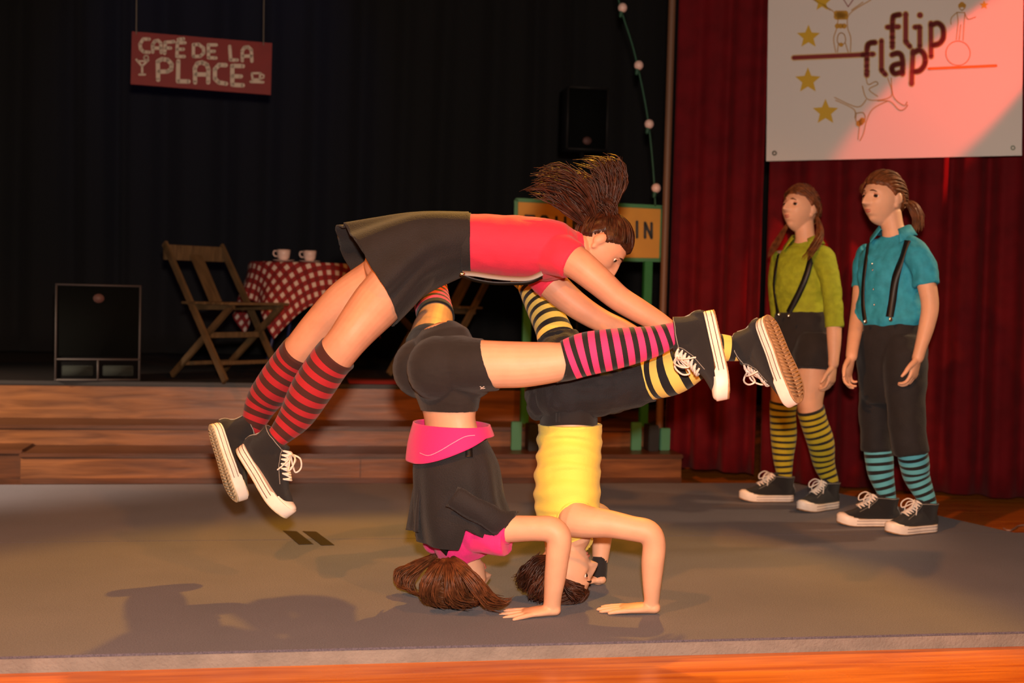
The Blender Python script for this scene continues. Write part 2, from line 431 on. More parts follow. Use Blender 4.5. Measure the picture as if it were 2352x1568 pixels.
def build_shoe():
    P = {}
    s = Soup(); prism(s, outline(), lambda x: toespring(x)+.004, lambda x: .034+toespring(x)*.9+(.006 if x > .2 else 0)); P['sole'] = s.mesh('sole')
    s = Soup(); prism(s, outline(40, .97), lambda x: toespring(x), lambda x: .006+toespring(x))
    for i in range(22):     # tread ridges
        x = .02+i*.0115; h = hw(x)*.8
        bar(s, (x-.004, -h, toespring(x)+.0006), (x+.004, 0, toespring(x)+.0006), .004, .003, V((1, 0, 0)), 0)
        bar(s, (x+.004, 0, toespring(x)+.0006), (x-.004, h, toespring(x)+.0006), .004, .003, V((1, 0, 0)), 0)
    P['outsole'] = s.mesh('outsole')
    s = Soup()
    for z, xm in ((.027, .21), (.0125, .21)):
        o = [(x, y) for x, y in outline(40, 1.0) if x < xm]
        up = [p for p in o if p[1] >= 0][::-1]; dn = [p for p in o if p[1] < 0][::-1]
        pts = [V((x, y*1.01, z+toespring(x))) for x, y in up]+[V((x, y*1.01, z+toespring(x))) for x, y in dn]
        pts = pts[::1]; tube(s, pts, .0011, 5, 1)
    P['pinstripe'] = s.mesh('pinstripe')
    s = Soup() # toe cap: rounded white shell over the toes
    vs = []; fs = []; A, B = 20, 10
    for i in range(A+1):
        x = .222+(SL-.003-.222)*math.sin(i/A*math.pi/2); h = hw(x)*.97; top = (.054-.012*(i/A)**2)*math.sqrt(max(.0, 1-(i/A)**6))+toespring(x)*.6
        for k in range(B*2+1):
            th = math.pi*k/(B*2); vs.append((x, h*math.cos(th), .030+toespring(x)*.6+max(0, top-.030)*math.sin(th)**.8))
    m = B*2+1
    for i in range(A):
        for k in range(m-1): fs.append((i*m+k, i*m+k+1, (i+1)*m+k+1, (i+1)*m+k))
    s.add(vs, fs); P['toe_cap'] = s.mesh('toe_cap')
    s = Soup()
    loft(s, [(.018, 0, .045), (.05, 0, .052), (.10, 0, .058), (.15, 0, .056), (.20, 0, .044), (.245, 0, .038), (.268, 0, .036)],
         [(.026, .036), (.034, .045), (.036, .050), (.039, .042), (.042, .030), (.036, .022), (.022, .014)], lat=(0, 1, 0), n=28)
    loft(s, [(.055, 0, .05), (.055, 0, .082), (.055, 0, .110), (.053, 0, .132)], [(.036, .050), (.039, .050), (.042, .053), (.044, .056)], lat=(0, 1, 0), n=28, cap='flat')
    loft(s, [(.16, 0, .065), (.125, 0, .090), (.102, 0, .115), (.098, 0, .138)], [(.024, .020), (.026, .022), (.026, .014), (.026, .008)], lat=(0, 1, 0), n=18)
    P['upper'] = remesh(s, .0032, 4)
    bvh = BVHTree.FromPolygons([v.co.copy() for v in P['upper'].vertices], [tuple(p.vertices) for p in P['upper'].polygons])
    def snap(x, y, z, o=.001):
        src = V((x, y, z)); h = bvh.find_nearest(src); return h[0]+h[1]*o
    eye = []
    for i in range(7):
        t = i/6; x = .180-.072*t-.006*math.sin(t*3.1); z = .076+.054*t
        eye.append((snap(x, .019, z, .002), snap(x, -.019, z, .002)))
    s = Soup()
    for a, b in eye:
        for p in (a, b):
            h = bvh.find_nearest(p); nn = h[1]; aa = nn.orthogonal().normalized(); bb = nn.cross(aa)
            ring = [p+aa*math.cos(k/8*6.283)*.0032+bb*math.sin(k/8*6.283)*.0032 for k in range(9)]; tube(s, ring, .0013, 5, 1)
    P['eyelet'] = s.mesh('eyelet')
    s = Soup()
    for i in range(7):
        a, b = eye[i]; mid = (a+b)/2+V((.010, 0, .010)); tube(s, [a, mid+(a-b)*.2, mid-(a-b)*.2, b], .0030, 7, 3)
        if i < 6:
            c, d = eye[i+1]; m2 = (a+d)/2+V((.013, 0, .012)); tube(s, [a, m2, d], .0026, 7, 3); m2 = (b+c)/2+V((.013, 0, .012)); tube(s, [b, m2, c], .0026, 7, 3)
    k0 = (eye[6][0]+eye[6][1])/2+V((.016, 0, .008))
    blob(s, k0, (.007, .009, .007), n=8)
    for sy in (1, -1):
        tube(s, [k0, k0+V((.025, sy*.020, .012)), k0+V((.048, sy*.034, -.006)), k0+V((.050, sy*.030, -.028)), k0+V((.030, sy*.014, -.018)), k0], .0029, 7, 4)
        tube(s, [k0, k0+V((.018, sy*.026, -.004)), k0+V((.026, sy*.036, -.030)), k0+V((.026, sy*.034, -.052))], .0027, 7, 3)
    P['laces'] = s.mesh('laces')
    s = Soup()
    for sy in (1, -1):
        for dy in (0,):
            pts = [snap(.190-.080*(i/8)-.010*math.sin(i/8*3.1), sy*.030, .064+.068*(i/8), .0008) for i in range(9)]; tube(s, pts, .0010, 5, 2)
    pts = [snap(.055+.06*math.cos(k/18*6.283), .06*math.sin(k/18*6.283), .129, .0005) for k in range(19)]; tube(s, pts, .0013, 5, 1)
    pts = [snap(-.01, 0, .04+.010*k, .001) for k in range(9)]; tube(s, pts, .0022, 5, 1)
    P['stitching'] = s.mesh('stitching')
    return P
SHOE = build_shoe()
SHM = dict(sole=rubber, outsole=outsole, pinstripe=linem, toe_cap=rubber, upper=canvas, eyelet=steel, laces=lacem, stitching=stitch)
for k, me in SHOE.items():
    me.materials.append(SHM[k])
    for p in me.polygons: p.use_smooth = True
def shoeM(heel, toe, up, sc=1.0):
    x = (V(toe)-V(heel)).normalized(); z = (V(up)-x*V(up).dot(x)).normalized(); y = z.cross(x)
    m = Matrix((x, y, z)).transposed().to_4x4() @ Matrix.Scale(sc, 4); m.translation = V(heel); return m
rubber_worn = mat('worn_white_outsole', 'cfc3a8', .6, bump=.3, bscale=120, vary=.15, vscale=60)
def sneaker(root, m, bottom=None):
    def mk(n, k, par, mb):
        o = bpy.data.objects.new(n, SHOE[k]); COL.objects.link(o); o.parent = par; o.matrix_basis = mb; return o
    u = mk('sneaker', 'upper', root, WM(root).inverted() @ m); u['label'] = 'black canvas high-top sneaker with white rubber sole'
    for k in ('sole', 'outsole', 'pinstripe', 'toe_cap', 'eyelet', 'laces', 'stitching'):
        o = mk('eyelets' if k == 'eyelet' else k, k, u, Matrix.Identity(4))
        if bottom and k == 'outsole': o.material_slots[0].link = 'OBJECT'; o.material_slots[0].material = bottom
AK = (((.052, 0, .134), .0335), ((.055, 0, .098), .0325), ((.060, 0, .060), .031))
def fixd(L, m):
    ds = (m @ V(AK[0][0])-CAMP).dot(FWD); k = ds-L[-1][2]; n = len(L)
    return [(a, b, d+k*max(0, 1-(n-1-i)*.2), r) for i, (a, b, d, r) in enumerate(L)]
def leg(s, L, m, n=26):
    L = fixd(L, m)
    loft(s, [W(a, b, d) for a, b, d, r in L]+[m @ V(p) for p, r in AK], [r*d/F for a, b, d, r in L]+[r for p, r in AK], n=n)
def legsock(root, L, m, mt, extra=.003):
    L = fixd(L, m); s = Soup(); loft(s, [W(a, b, d) for a, b, d, r in L]+[m @ V(p) for p, r in AK[:2]], [r*d/F+extra for a, b, d, r in L]+[r+extra for p, r in AK[:2]], n=28, sub=8, cap='flat'); s.v = [push(v, .03, .003) for v in s.v]; return out('striped_sock', s, mt, root)
def bits(root, name, cs, rad, m, n=8):
    for c in cs: s = Soup(); blob(s, c, rad, n=n); out(name, s, m, root)
def sock(root, L, m, extra=.003, lat=None):
    s = Soup(); loft(s, [p for p, r in L], [r+extra for p, r in L], n=28, sub=8, cap='flat'); return out('striped_sock', s, m, root)
def bvh_of(o):
    me = o.data; wm = WM(o)
    return BVHTree.FromPolygons([wm @ v.co for v in me.vertices], [tuple(p.vertices) for p in me.polygons])
def hit(b, px, py, off=.002):
    d = RAY(px, py).normalized(); h = b.ray_cast(CAMP, d)
    if h[0] is None:
        h = b.find_nearest(W(px, py, 5)); return None
    return h[0]+h[1]*off, h[1]
def ribbon(s, pn, w, th=.0025):
    pn = [x for x in pn if x]
    if len(pn) < 2: return
    P = interp([p for p, n in pn], 4); N = interp([n for p, n in pn], 4); vs = []; fs = []
    for i, p in enumerate(P):
        t = (P[min(i+1, len(P)-1)]-P[max(i-1, 0)]).normalized(); n = N[i].normalized(); a = t.cross(n).normalized()
        vs += [p+a*w/2, p-a*w/2, p-a*w/2+n*th, p+a*w/2+n*th]
    for i in range(len(P)-1):
        for k in range(4): fs.append((i*4+k, i*4+(k+1) % 4, i*4+4+(k+1) % 4, i*4+4+k))
    s.add(vs, fs)
def surf_ribbon(name, b, pix, w, m, root, off=.003):
    s = Soup(); ribbon(s, [hit(b, x, y, off) for x, y in pix], w); return out(name, s, m, root) if s.v else None
def sheath(ctr, A, B, tmax, n=72, rows=24, pleat=(0, 0), th=.003, lo=.05):
    """open skirt/band: centre, half-axis vectors A,B interpolated along t; tmax(theta) trims the hem"""
    C = lambda L, t: interp_at(L, t)
    vs = []; fs = []
    for i in range(rows+1):
        for k in range(n):
            a = 2*math.pi*k/n; t = i/rows*tmax(a); q = 1+pleat[0]*math.sin(pleat[1]*a+math.sin(3*a))*t
            vs.append(C(ctr, t)+(C(A, t)*math.cos(a)+C(B, t)*math.sin(a))*q)
    for i in range(rows):
        for k in range(n): fs.append((i*n+k, i*n+(k+1) % n, (i+1)*n+(k+1) % n, (i+1)*n+k))
    if lo: vs = [push(v, lo, .007) for v in vs]
    s = Soup(); s.add(vs, fs); return solidify(s.mesh('x'), th)
def interp_at(L, t):
    n = len(L); x = max(0, min(.9999, t))*(n-1); i = int(x)
    return crm(L[max(i-1, 0)], L[i], L[i+1], L[min(i+2, n-1)], x-i)
exec_order = []
#SETTING
# ================================================================== setting
def wood(name, c1, c2, rough, sx=(1.2, 14, 14), bump=.08, boards=None):
    m, nt, b = newmat(name); c1, c2 = lin(c1), lin(c2)
    tc = nt.nodes.new('ShaderNodeTexCoord'); mp = nt.nodes.new('ShaderNodeMapping'); mp.inputs['Scale'].default_value = sx
    nt.links.new(tc.outputs['Object'], mp.inputs[0])
    n = nt.nodes.new('ShaderNodeTexNoise'); n.inputs['Scale'].default_value = 2.2; n.inputs['Detail'].default_value = 8; n.inputs['Distortion'].default_value = .6
    nt.links.new(mp.outputs[0], n.inputs['Vector'])
    r = nt.nodes.new('ShaderNodeValToRGB'); e = r.color_ramp.elements; e[0].position = .3; e[1].position = .7
    e[0].color = (*c1, 1); e[1].color = (*c2, 1); nt.links.new(n.outputs['Fac'], r.inputs[0])
    nt.links.new(r.outputs[0], b.inputs['Base Color'])
    n2 = nt.nodes.new('ShaderNodeTexNoise'); n2.inputs['Scale'].default_value = 3; n2.inputs['Detail'].default_value = 4; nt.links.new(tc.outputs['Object'], n2.inputs['Vector'])
    rr = nt.nodes.new('ShaderNodeMapRange'); rr.inputs[3].default_value = rough*.7; rr.inputs[4].default_value = rough*1.5
    nt.links.new(n2.outputs['Fac'], rr.inputs[0]); nt.links.new(rr.outputs[0], b.inputs['Roughness'])
    bp = nt.nodes.new('ShaderNodeBump'); bp.inputs['Strength'].default_value = bump; bp.inputs['Distance'].default_value = .01
    nt.links.new(n.outputs['Fac'], bp.inputs['Height']); nt.links.new(bp.outputs[0], b.inputs['Normal'])
    return m
stagewood = wood('varnished_stage_boards', 'ab5219', 'dc852c', .24, (1, 16, 1), .12)
stepwood = wood('varnished_step_boards', '57331a', '875630', .33, (1.4, 10, 14), .10)
stepdark = wood('dark_tread_boards', '40230f', '5c3318', .35, (1.4, 10, 14), .10)
FZ = -.045
s = Soup(); box(s, (0, 5, FZ-.05), (18, 18, .1)); tag(out('floor', s, stagewood, None, False), kind='structure')
s = Soup(); box(s, (0, 11.2, 3), (18, .1, 6.2)); tag(out('wall_back', s, mat('black_back_wall', '0c0c0e', .9), None, False), kind='structure')
# mats
def carpetm():
    m, nt, b = newmat('blue_grey_carpet'); tc = nt.nodes.new('ShaderNodeTexCoord')
    n = nt.nodes.new('ShaderNodeTexNoise'); n.inputs['Scale'].default_value = 260; n.inputs['Detail'].default_value = 3; nt.links.new(tc.outputs['Object'], n.inputs['Vector'])
    r = nt.nodes.new('ShaderNodeValToRGB'); e = r.color_ramp.elements; e[0].position = .3; e[1].position = .7
    e[0].color = (*lin('4a4754'), 1); e[1].color = (*lin('6c6877'), 1); nt.links.new(n.outputs['Fac'], r.inputs[0])
    n2 = nt.nodes.new('ShaderNodeTexNoise'); n2.inputs['Scale'].default_value = 3; n2.inputs['Detail'].default_value = 5; nt.links.new(tc.outputs['Object'], n2.inputs['Vector'])
    r2 = nt.nodes.new('ShaderNodeValToRGB'); e = r2.color_ramp.elements; e[0].position = .3; e[1].position = .7; e[0].color = (.82, .82, .82, 1); e[1].color = (1, 1, 1, 1)
    nt.links.new(n2.outputs['Fac'], r2.inputs[0])
    mx = nt.nodes.new('ShaderNodeMix'); mx.data_type = 'RGBA'; mx.blend_type = 'MULTIPLY'; mx.inputs[0].default_value = 1
    nt.links.new(r.outputs[0], mx.inputs[6]); nt.links.new(r2.outputs[0], mx.inputs[7]); nt.links.new(mx.outputs[2], b.inputs['Base Color'])
    b.inputs['Roughness'].default_value = .95; b.inputs['Sheen Weight'].default_value = .1
    bp = nt.nodes.new('ShaderNodeBump'); bp.inputs['Strength'].default_value = .5; bp.inputs['Distance'].default_value = .004
    nt.links.new(n.outputs['Fac'], bp.inputs['Height']); nt.links.new(bp.outputs[0], b.inputs['Normal']); return m
carpet = carpetm(); foam = mat('grey_foam', '7f7a76', .9, bump=.4, bscale=120, vary=.12, vscale=14)
def slab(name, poly, z0, z1, m, parent, smooth=False):
    s = Soup(); n = len(poly); vs = [(x, y, z0) for x, y in poly]+[(x, y, z1) for x, y in poly]
    s.add(vs, [tuple(range(n-1, -1, -1)), tuple(range(n, 2*n))]+[(i, (i+1) % n, n+(i+1) % n, n+i) for i in range(n)])
    return out(name, s, m, parent, smooth)
yf = G(1176, 1479).y; ys = G(950, 1236).y; y1 = G(600, 1110).y
c1 = G(1835, 1114); c2 = G(2352, 1228); dd = (c2-c1).normalized()
def xs_at(y): return c1.x+(c1.y-y)*(-dd.x/dd.y)
XL = -5
mf = empty('tumbling_mat', (0, yf, 0)); tag(mf, 'blue-grey carpeted tumbling mat with cut grey foam front edge, nearest the camera', 'mat')
slab('foam_core', [(XL, yf), (6, yf), (6, ys-.002), (XL, ys-.002)], FZ, -.007, foam, mf)
slab('carpet_top', [(XL, yf+.002), (6, yf+.002), (6, ys-.003), (XL, ys-.003)], -.007, 0, carpet, mf)
mb = empty('tumbling_mat', (0, y1, 0)); tag(mb, 'blue-grey carpeted tumbling mat behind the seam, reaching back to the wooden steps', 'mat')
pb = [(XL, ys+.002), (xs_at(ys), ys+.002), (c1.x, y1-.018), (XL, y1-.018)]
if xs_at(ys) > 6: pb = [(XL, ys+.002), (6, ys+.002), (6, c1.y+(6-c1.x)*dd.y/dd.x), (c1.x, y1-.018), (XL, y1-.018)]
slab('foam_core', pb, FZ, -.007, foam, mb); slab('carpet_top', pb, -.007, 0, carpet, mb)
tapem = mat('dark_tape', '241712', .55)
for nm, q in (('left of the pair', [(650, 1219), (681, 1220), (720, 1250), (687, 1251)]), ('right of the pair', [(695, 1220), (726, 1221), (768, 1252), (739, 1253)])):
    o = slab('tape_strip', [tuple(G(*p).xy) for p in q][::-1], .0002, .0016, tapem, None)
    tag(o, 'short dark tape strip stuck across the mat seam, %s' % nm, 'tape', 'tape strips on the mat')
s = Soup(); tube(s, [G(a, b, FZ+.006) for a, b in ((2352+60, 1200), (2345, 1206), (2332, 1212), (2318, 1218), (2305, 1213))], .004); tag(out('cable', s, mat('grey_cable', '9a7c70', .5)), 'thin pale cable end lying on the dark floor at the far right', 'cable')
# steps
st = empty('stage_steps', (0, y1, 0)); tag(st, 'brown varnished wooden steps leading up to the raised stage platform', 'steps')
T1 = .30; z1, z2, z3 = .150, .255, .455
xr1 = G(1572, 1112).x; xl1 = G(54, 1106).x
def stepbox(n, x0, x1, ya, yb, za, zb, m, nose=.022):
    s = Soup(); box(s, ((x0+x1)/2, (ya+yb)/2, (za+zb-nose)/2), (x1-x0, yb-ya, zb-nose-za), None, .002)
    o = out('riser', s, m, st, False)
    s = Soup(); box(s, ((x0+x1)/2, (ya+yb)/2-.006, zb-nose/2), (x1-x0+.012, yb-ya+.012, nose), None, .005); out('tread', s, stepdark, st, False)
stepbox('s', xl1, xr1, y1, y1+T1*3, FZ, z1, stepwood)
stepbox('s', -6, xl1-.004, y1+.05, y1+T1*3, FZ, z1+.01, stepdark)
xr2 = W(1515, 985, 6.9).x-.03
stepbox('s', -6, xr2, y1+T1, y1+T1*3, z1, z2, stepwood)
s = Soup(); box(s, ((xl1-6)/2+.0, y1-.012, .012), (.01, .01, .01))
s = Soup(); box(s, ((xl1+xr1)/2, y1-.006, .014), (xr1-xl1, .012, .028), None, .003); out('skirting_strip', s, stepdark, st, False)
s = Soup(); box(s, (G(824, 1100).x, y1-.002, .075), (.004, .006, .10)); out('board_joint', s, stepdark, st, False)
yp = y1+2*T1; xr3 = xr2-.25
pl = empty('stage_platform', (0, yp, 0)); tag(pl, 'raised wooden stage platform above the steps, carrying the cafe table', 'platform')
s = Soup(); box(s, ((xr3-6)/2, (yp+11)/2, (z2+z3)/2-.012), (xr3+6, 11-yp, z3-z2-.024), None, .002); out('front_panel', s, stepwood, pl, False)
s = Soup(); box(s, ((xr3-6)/2, (yp+11)/2-.006, z3-.012), (xr3+6.01, 11-yp+.012, .024), None, .006); out('platform_boards', s, mat('black_stage_floor', '1a1210', .55), pl, False)
s = Soup(); a = W(800, 904, 6.9); b = W(1200, 908, 7.0); box(s, ((a.x+b.x)/2, yp+.15, z3+.006), (b.x-a.x, .33, .012), None, .003); tag(out('floor_runner', s, mat('red_felt', '6d0f10', .9)), 'thin red felt runner along the platform edge behind the somersaulting child', 'runner')
# curtains
def curtain(name, p0, p1, z0, z1, m, period, amp, label, cat='curtain', seed=0, hem=0.0, group=None):
    L = (p1-p0).length; n = int(L/period*12); d = (p1-p0)/L; nn = V((d.y, -d.x, 0)); rows = 26; vs = []; fs = []
    for j in range(rows+1):
        t = j/rows
        for i in range(n+1):
            x = L*i/n; q = V((x*1.3+seed, t*.5, seed)); ph = x/period*6.283+2.6*noise.noise(q)
            am = amp*(.65+.7*noise.noise(V((x*2+9, seed, t*.7))))*(1-.25*t)
            o = am*(math.sin(ph)+.35*math.sin(2*ph+1+t))+.02*noise.noise(V((x*3, t*2, seed+4)))
            zz = z0+(z1-z0)*t+hem*(1-t)*noise.noise(V((x*2.3, 0, seed)))
            vs.append(p0+d*x+nn*o+V((0, 0, zz)))
    for j in range(rows):
        for i in range(n): a = j*(n+1)+i; fs.append((a, a+1, a+n+2, a+n+1))
    s = Soup(); s.add(vs, fs); me = solidify(s.mesh('c'), .004)
    return tag(link(name, me, m), label, cat, group)
velvet = mat('wine_red_velvet', '600810', .8, spec=.15, sheen=.03, bump=.2, bscale=200, vary=.15, vscale=10)
blackv = mat('black_blue_velvet', '050609', .9, sheen=.04, bump=.2, bscale=200)
def flat(p): return V((p.x, p.y, 0))
q0 = flat(W(1532, 900, 6.98)); q1 = flat(W(1738, 900, 6.84)); q2 = flat(W(1752, 900, 6.83)); q3 = flat(W(2700, 900, 6.17))
curtain('stage_curtain', q0, q1, 0.01, 4.2, velvet, .17, .045, 'narrow wine-red velvet curtain panel between the brown pole and the dark gap', seed=3, hem=.02)
curtain('stage_curtain', q2, q3, -.02, 4.2, velvet, .20, .055, 'wide wine-red velvet curtain panel behind the two standing children', seed=8, hem=.02)
curtain('backdrop_curtain', V((-7, 9.4, 0)), V((5, 9.4, 0)), z3+.01, 5.2, blackv, .34, .06, 'black backdrop curtain with soft folds across the rear of the stage', seed=1)
pt = flat(W(1517, 900, 6.80)); s = Soup(); loft(s, [pt+V((0, 0, FZ)), pt+V((0, 0, 2)), pt+V((0, 0, 4.3))], [.020]*3, n=14, cap='flat')
tag(out('curtain_pole', s, mat('brown_painted_pole', '6b4a34', .55)), 'tall brown pole standing at the left edge of the red curtain', 'pole')
# ---------------------------------------------------------------- plane drawing
class Plane:
    def __init__(s, a, b, c): s.o = a; s.x = (b-a).normalized(); s.n = (b-a).cross(c-a).normalized(); s.n = s.n if s.n.dot(CAMP-a) > 0 else -s.n
    def at(s, px, py, off=0):
        r = RAY(px, py); o = s.o+s.n*off; t = (o-CAMP).dot(s.n)/r.dot(s.n); return CAMP+r*t
def poly(s, pl, pix, off, th=.001):
    P = [pl.at(x, y, 0)+pl.n*off for x, y in pix]; n = len(P); Q = [p-pl.n*th for p in P]
    s.add(P+Q, [tuple(range(n)), tuple(range(2*n-1, n-1, -1))]+[(i, n+i, n+(i+1) % n, (i+1) % n) for i in range(n)])
def disc(s, pl, x, y, r, off, n=20, ax=1.0): poly(s, pl, [(x+r*ax*math.cos(k/n*6.2832), y+r*math.sin(k/n*6.2832)) for k in range(n)], off)
def stroke(s, pl, pts, w, off=.001, sm=False):
    if sm:
        pts = [(p.x, p.y) for p in interp([V((x, y, 0)) for x, y in pts], 5)]
    for (x0, y0), (x1, y1) in zip(pts, pts[1:]):
        d = V((x1-x0, y1-y0)); 
        if d.length < 1e-6: continue
        d.normalize(); a = V((-d.y, d.x))*w/2
        poly(s, pl, [(x0+a.x, y0+a.y), (x1+a.x, y1+a.y), (x1-a.x, y1-a.y), (x0-a.x, y0-a.y)], off)
    for x, y in pts: disc(s, pl, x, y, w/2, off, 12)
def rng(s, pl, x, y, r, w, off, n=28): stroke(s, pl, [(x+r*math.cos(k/n*6.2832), y+r*math.sin(k/n*6.2832)) for k in range(n+1)], w, off)
# cafe sign
a = W(303, 72, 7.0); b = W(625, 99, 7.22); c = W(300, 193, 7.0); P1 = Plane(a, b, c)
sg = empty('hanging_sign', a); tag(sg, 'red board reading CAFÉ DE LA PLACE in white hand lettering, hung on two wires', 'sign')
s = Soup(); poly(s, P1, [(303, 72), (300, 193), (622, 218), (625, 99)], 0, .012); out('board', s, mat('red_sign_paint', '7e150d', .6, vary=.06), sg, False)
K = 5.345; k_ = lambda L: [(260+x/K, y/K) for x, y in L]
s = Soup()
for L in ([(440, 480), (370, 480), (330, 540), (335, 600), (375, 638), (440, 642)], [(485, 640), (485, 545), (510, 505), (550, 497), (585, 530), (590, 645)], [(490, 590), (588, 592)],
          [(632, 655), (640, 520), (745, 512)], [(638, 588), (705, 590)], [(880, 524), (788, 524), (782, 692), (872, 694)], [(786, 605), (860, 605)], [(800, 485), (862, 476)],
          [(985, 692), (985, 548), (1050, 545), (1108, 590), (1112, 650), (1070, 692), (985, 692)], [(1265, 552), (1168, 550), (1170, 708), (1260, 712)], [(1168, 630), (1240, 630)],
          [(1430, 570), (1442, 736), (1522, 738)], [(1585, 745), (1585, 622), (1612, 582), (1660, 578), (1695, 612), (1702, 752)], [(1590, 688), (1698, 688)]):
    stroke(s, P1, k_(L), 7.6, .001)
for L in ([(552, 980), (548, 752), (600, 725), (670, 735), (718, 790), (712, 850), (665, 878), (560, 880)], [(800, 750), (795, 998), (925, 1000)],
          [(1006, 1012), (1002, 835), (1035, 778), (1092, 766), (1150, 795), (1170, 855), (1166, 1012)], [(1010, 912), (1166, 915)],
          [(1382, 800), (1300, 796), (1248, 850), (1248, 965), (1295, 1012), (1385, 1028)], [(1592, 812), (1462, 808), (1462, 1040), (1592, 1048)], [(1464, 935), (1568, 938)]):
    stroke(s, P1, k_(L), 9.6, .001)
stroke(s, P1, k_([(285, 732), (355, 812), (430, 738)]), 5, .001); stroke(s, P1, k_([(300, 750), (415, 750)]), 4, .001); stroke(s, P1, k_([(355, 812), (356, 905)]), 5, .001); stroke(s, P1, k_([(322, 915), (390, 915)]), 5, .001); rng(s, P1, 260+405/K, 708/K, 5, 3.5, .001, 12)
stroke(s, P1, k_([(1700, 900), (1805, 898), (1800, 975), (1712, 975), (1700, 900)]), 5, .001); stroke(s, P1, k_([(1808, 905), (1850, 925), (1845, 955), (1805, 965)]), 4, .001); stroke(s, P1, k_([(1690, 1003), (1840, 1008)]), 6, .001)
out('lettering', s, mat('cream_sign_paint', 'cdb9a4', .7), sg, False)
for x0, y0, x1 in ((313, 78, 311), (605, 103, 611)):
    s = Soup(); p = P1.at(x0, y0, .004); tube(s, [p, p+V((-.004, 0, 1.0)), p+V((0, 0, 1.9))], .0035, 6, 2); out('wire', s, mat('dull_wire', '6a5f50', .6), sg)
# flip flap banner
a = W(1760, 370, 6.66); b = W(2347, 357, 6.11); c = W(1765, 0, 6.66); P2 = Plane(a, b, c)
bn = empty('banner', a); tag(bn, 'white banner reading flip flap with stars and acrobat drawings, hung on the red curtain', 'banner')
m_, nt, bs = newmat('white_vinyl'); bs.inputs['Base Color'].default_value = (*lin('d3cbc6'), 1); bs.inputs['Roughness'].default_value = .55
s = Soup(); poly(s, P2, [(1767, -190), (1760, 370), (2347, 357), (2352, -190)], 0, .003); out('vinyl_sheet', s, m_, bn, False)
K2 = 3.843; k2 = lambda L: [(1740+x/K2, y/K2) for x, y in L]
dred = mat('dark_red_print', '7c1512', .6); ochre = mat('ochre_print', 'c79f1e', .6); outl = mat('pale_ochre_print', 'c3a26c', .6); tan_ = mat('tan_line_print', 'b98f58', .6); ora = mat('orange_print', 'dd7415', .6)
LET = [([(1255, 130), (1215, 138), (1193, 175), (1190, 420)], 1), ([(1145, 240), (1245, 236)], 0), ([(1308, 122), (1308, 370), (1345, 412)], 0), ([(1388, 240), (1432, 237), (1432, 412)], 0),
       ([(1530, 205), (1532, 500)], 0), ([(1532, 225), (1590, 205), (1635, 245), (1640, 330), (1605, 385), (1540, 400)], 1),
       ([(1040, 375), (990, 383), (967, 430), (965, 665)], 1), ([(925, 482), (1022, 478)], 0), ([(1094, 360), (1094, 620), (1130, 658)], 0),
       ([(1185, 485), (1245, 470), (1278, 515), (1280, 655)], 1), ([(1278, 560), (1205, 575), (1185, 610), (1210, 650), (1275, 635)], 1),
       ([(1372, 450), (1360, 742)], 0), ([(1372, 470), (1430, 442), (1475, 490), (1475, 570), (1430, 625), (1372, 632)], 1)]
s = Soup()
for L, sm in LET: stroke(s, P2, k2(L), 15, .0008, bool(sm))
disc(s, P2, 1740+1434/K2, 135/K2, 8.5, .0008); stroke(s, P2, k2([(320, 510), (960, 482)]), 14, .0008); out('lettering_outline', s, outl, bn, False)
s = Soup()
for L, sm in LET: stroke(s, P2, k2(L), 9.8, .0016, bool(sm))
disc(s, P2, 1740+1434/K2, 135/K2, 6.2, .0016); stroke(s, P2, k2([(320, 510), (960, 482)]), 9, .0016); stroke(s, P2, k2([(750, -20), (800, 60), (850, -10)]), 2, .0016); stroke(s, P2, k2([(1490, -10), (1700, -12)]), 3, .0016)
out('lettering', s, dred, bn, False)
s = Soup(); stroke(s, P2, k2([(1512, 607), (2105, 580)]), 6.5, .0016); rng(s, P2, 1740+1770/K2, 470/K2, 28, 2, .0012); out('orange_line', s, ora, bn, False)
for cx, cy, r in ((450, 325, 108), (445, 712, 118), (600, 990, 118), (2000, 45, 42), (570, 20, 85)):
    s = Soup(); P_ = []
    for i in range(10):
        an = -math.pi/2+i*math.pi/5; q = r if i % 2 == 0 else r*.45; P_.append((1740+(cx+q*math.cos(an))/K2, (cy+q*math.sin(an))/K2))
    cx_, cy_ = 1740+cx/K2, cy/K2
    vs = [P2.at(cx_, cy_)+P2.n*.0012]+[P2.at(*p)+P2.n*.0012 for p in P_]; s.add(vs, [(0, i+1, (i+1) % 10+1) for i in range(10)]); out('star', s, ochre, bn, False)
def fig(n, Ls, w=2.2, m=tan_, fills=()):
    s = Soup()
    for L in Ls: stroke(s, P2, k2(L), w, .0012, True)
    s.mi = [0]*len(s.f)
    for x, y, r in fills: s.cm = 1; disc(s, P2, 1740+x/K2, y/K2, r, .002, 16)
    out(n, s, [m, mat('ochre_fill', 'b88620', .6)], bn, False)
fig('handstand_drawing', [[(690, 460), (672, 340), (700, 240), (690, 120), (480, -10)], [(820, 460), (822, 330), (795, 240), (815, 120), (1000, 0)], [(705, 460), (715, 380)], [(800, 460), (775, 380)], [(640, 90), (560, 20)], [(830, 90), (930, 20)], [(738, 405), (705, 370), (712, 310), (738, 290), (768, 310), (775, 370), (738, 405)]], 2.4, tan_, [(x, y, 7) for x in (700, 725, 750, 775) for y in (120, 148)]+[(x, 230, 6) for x in (705, 735, 765)]+[(738, 395, 5)])
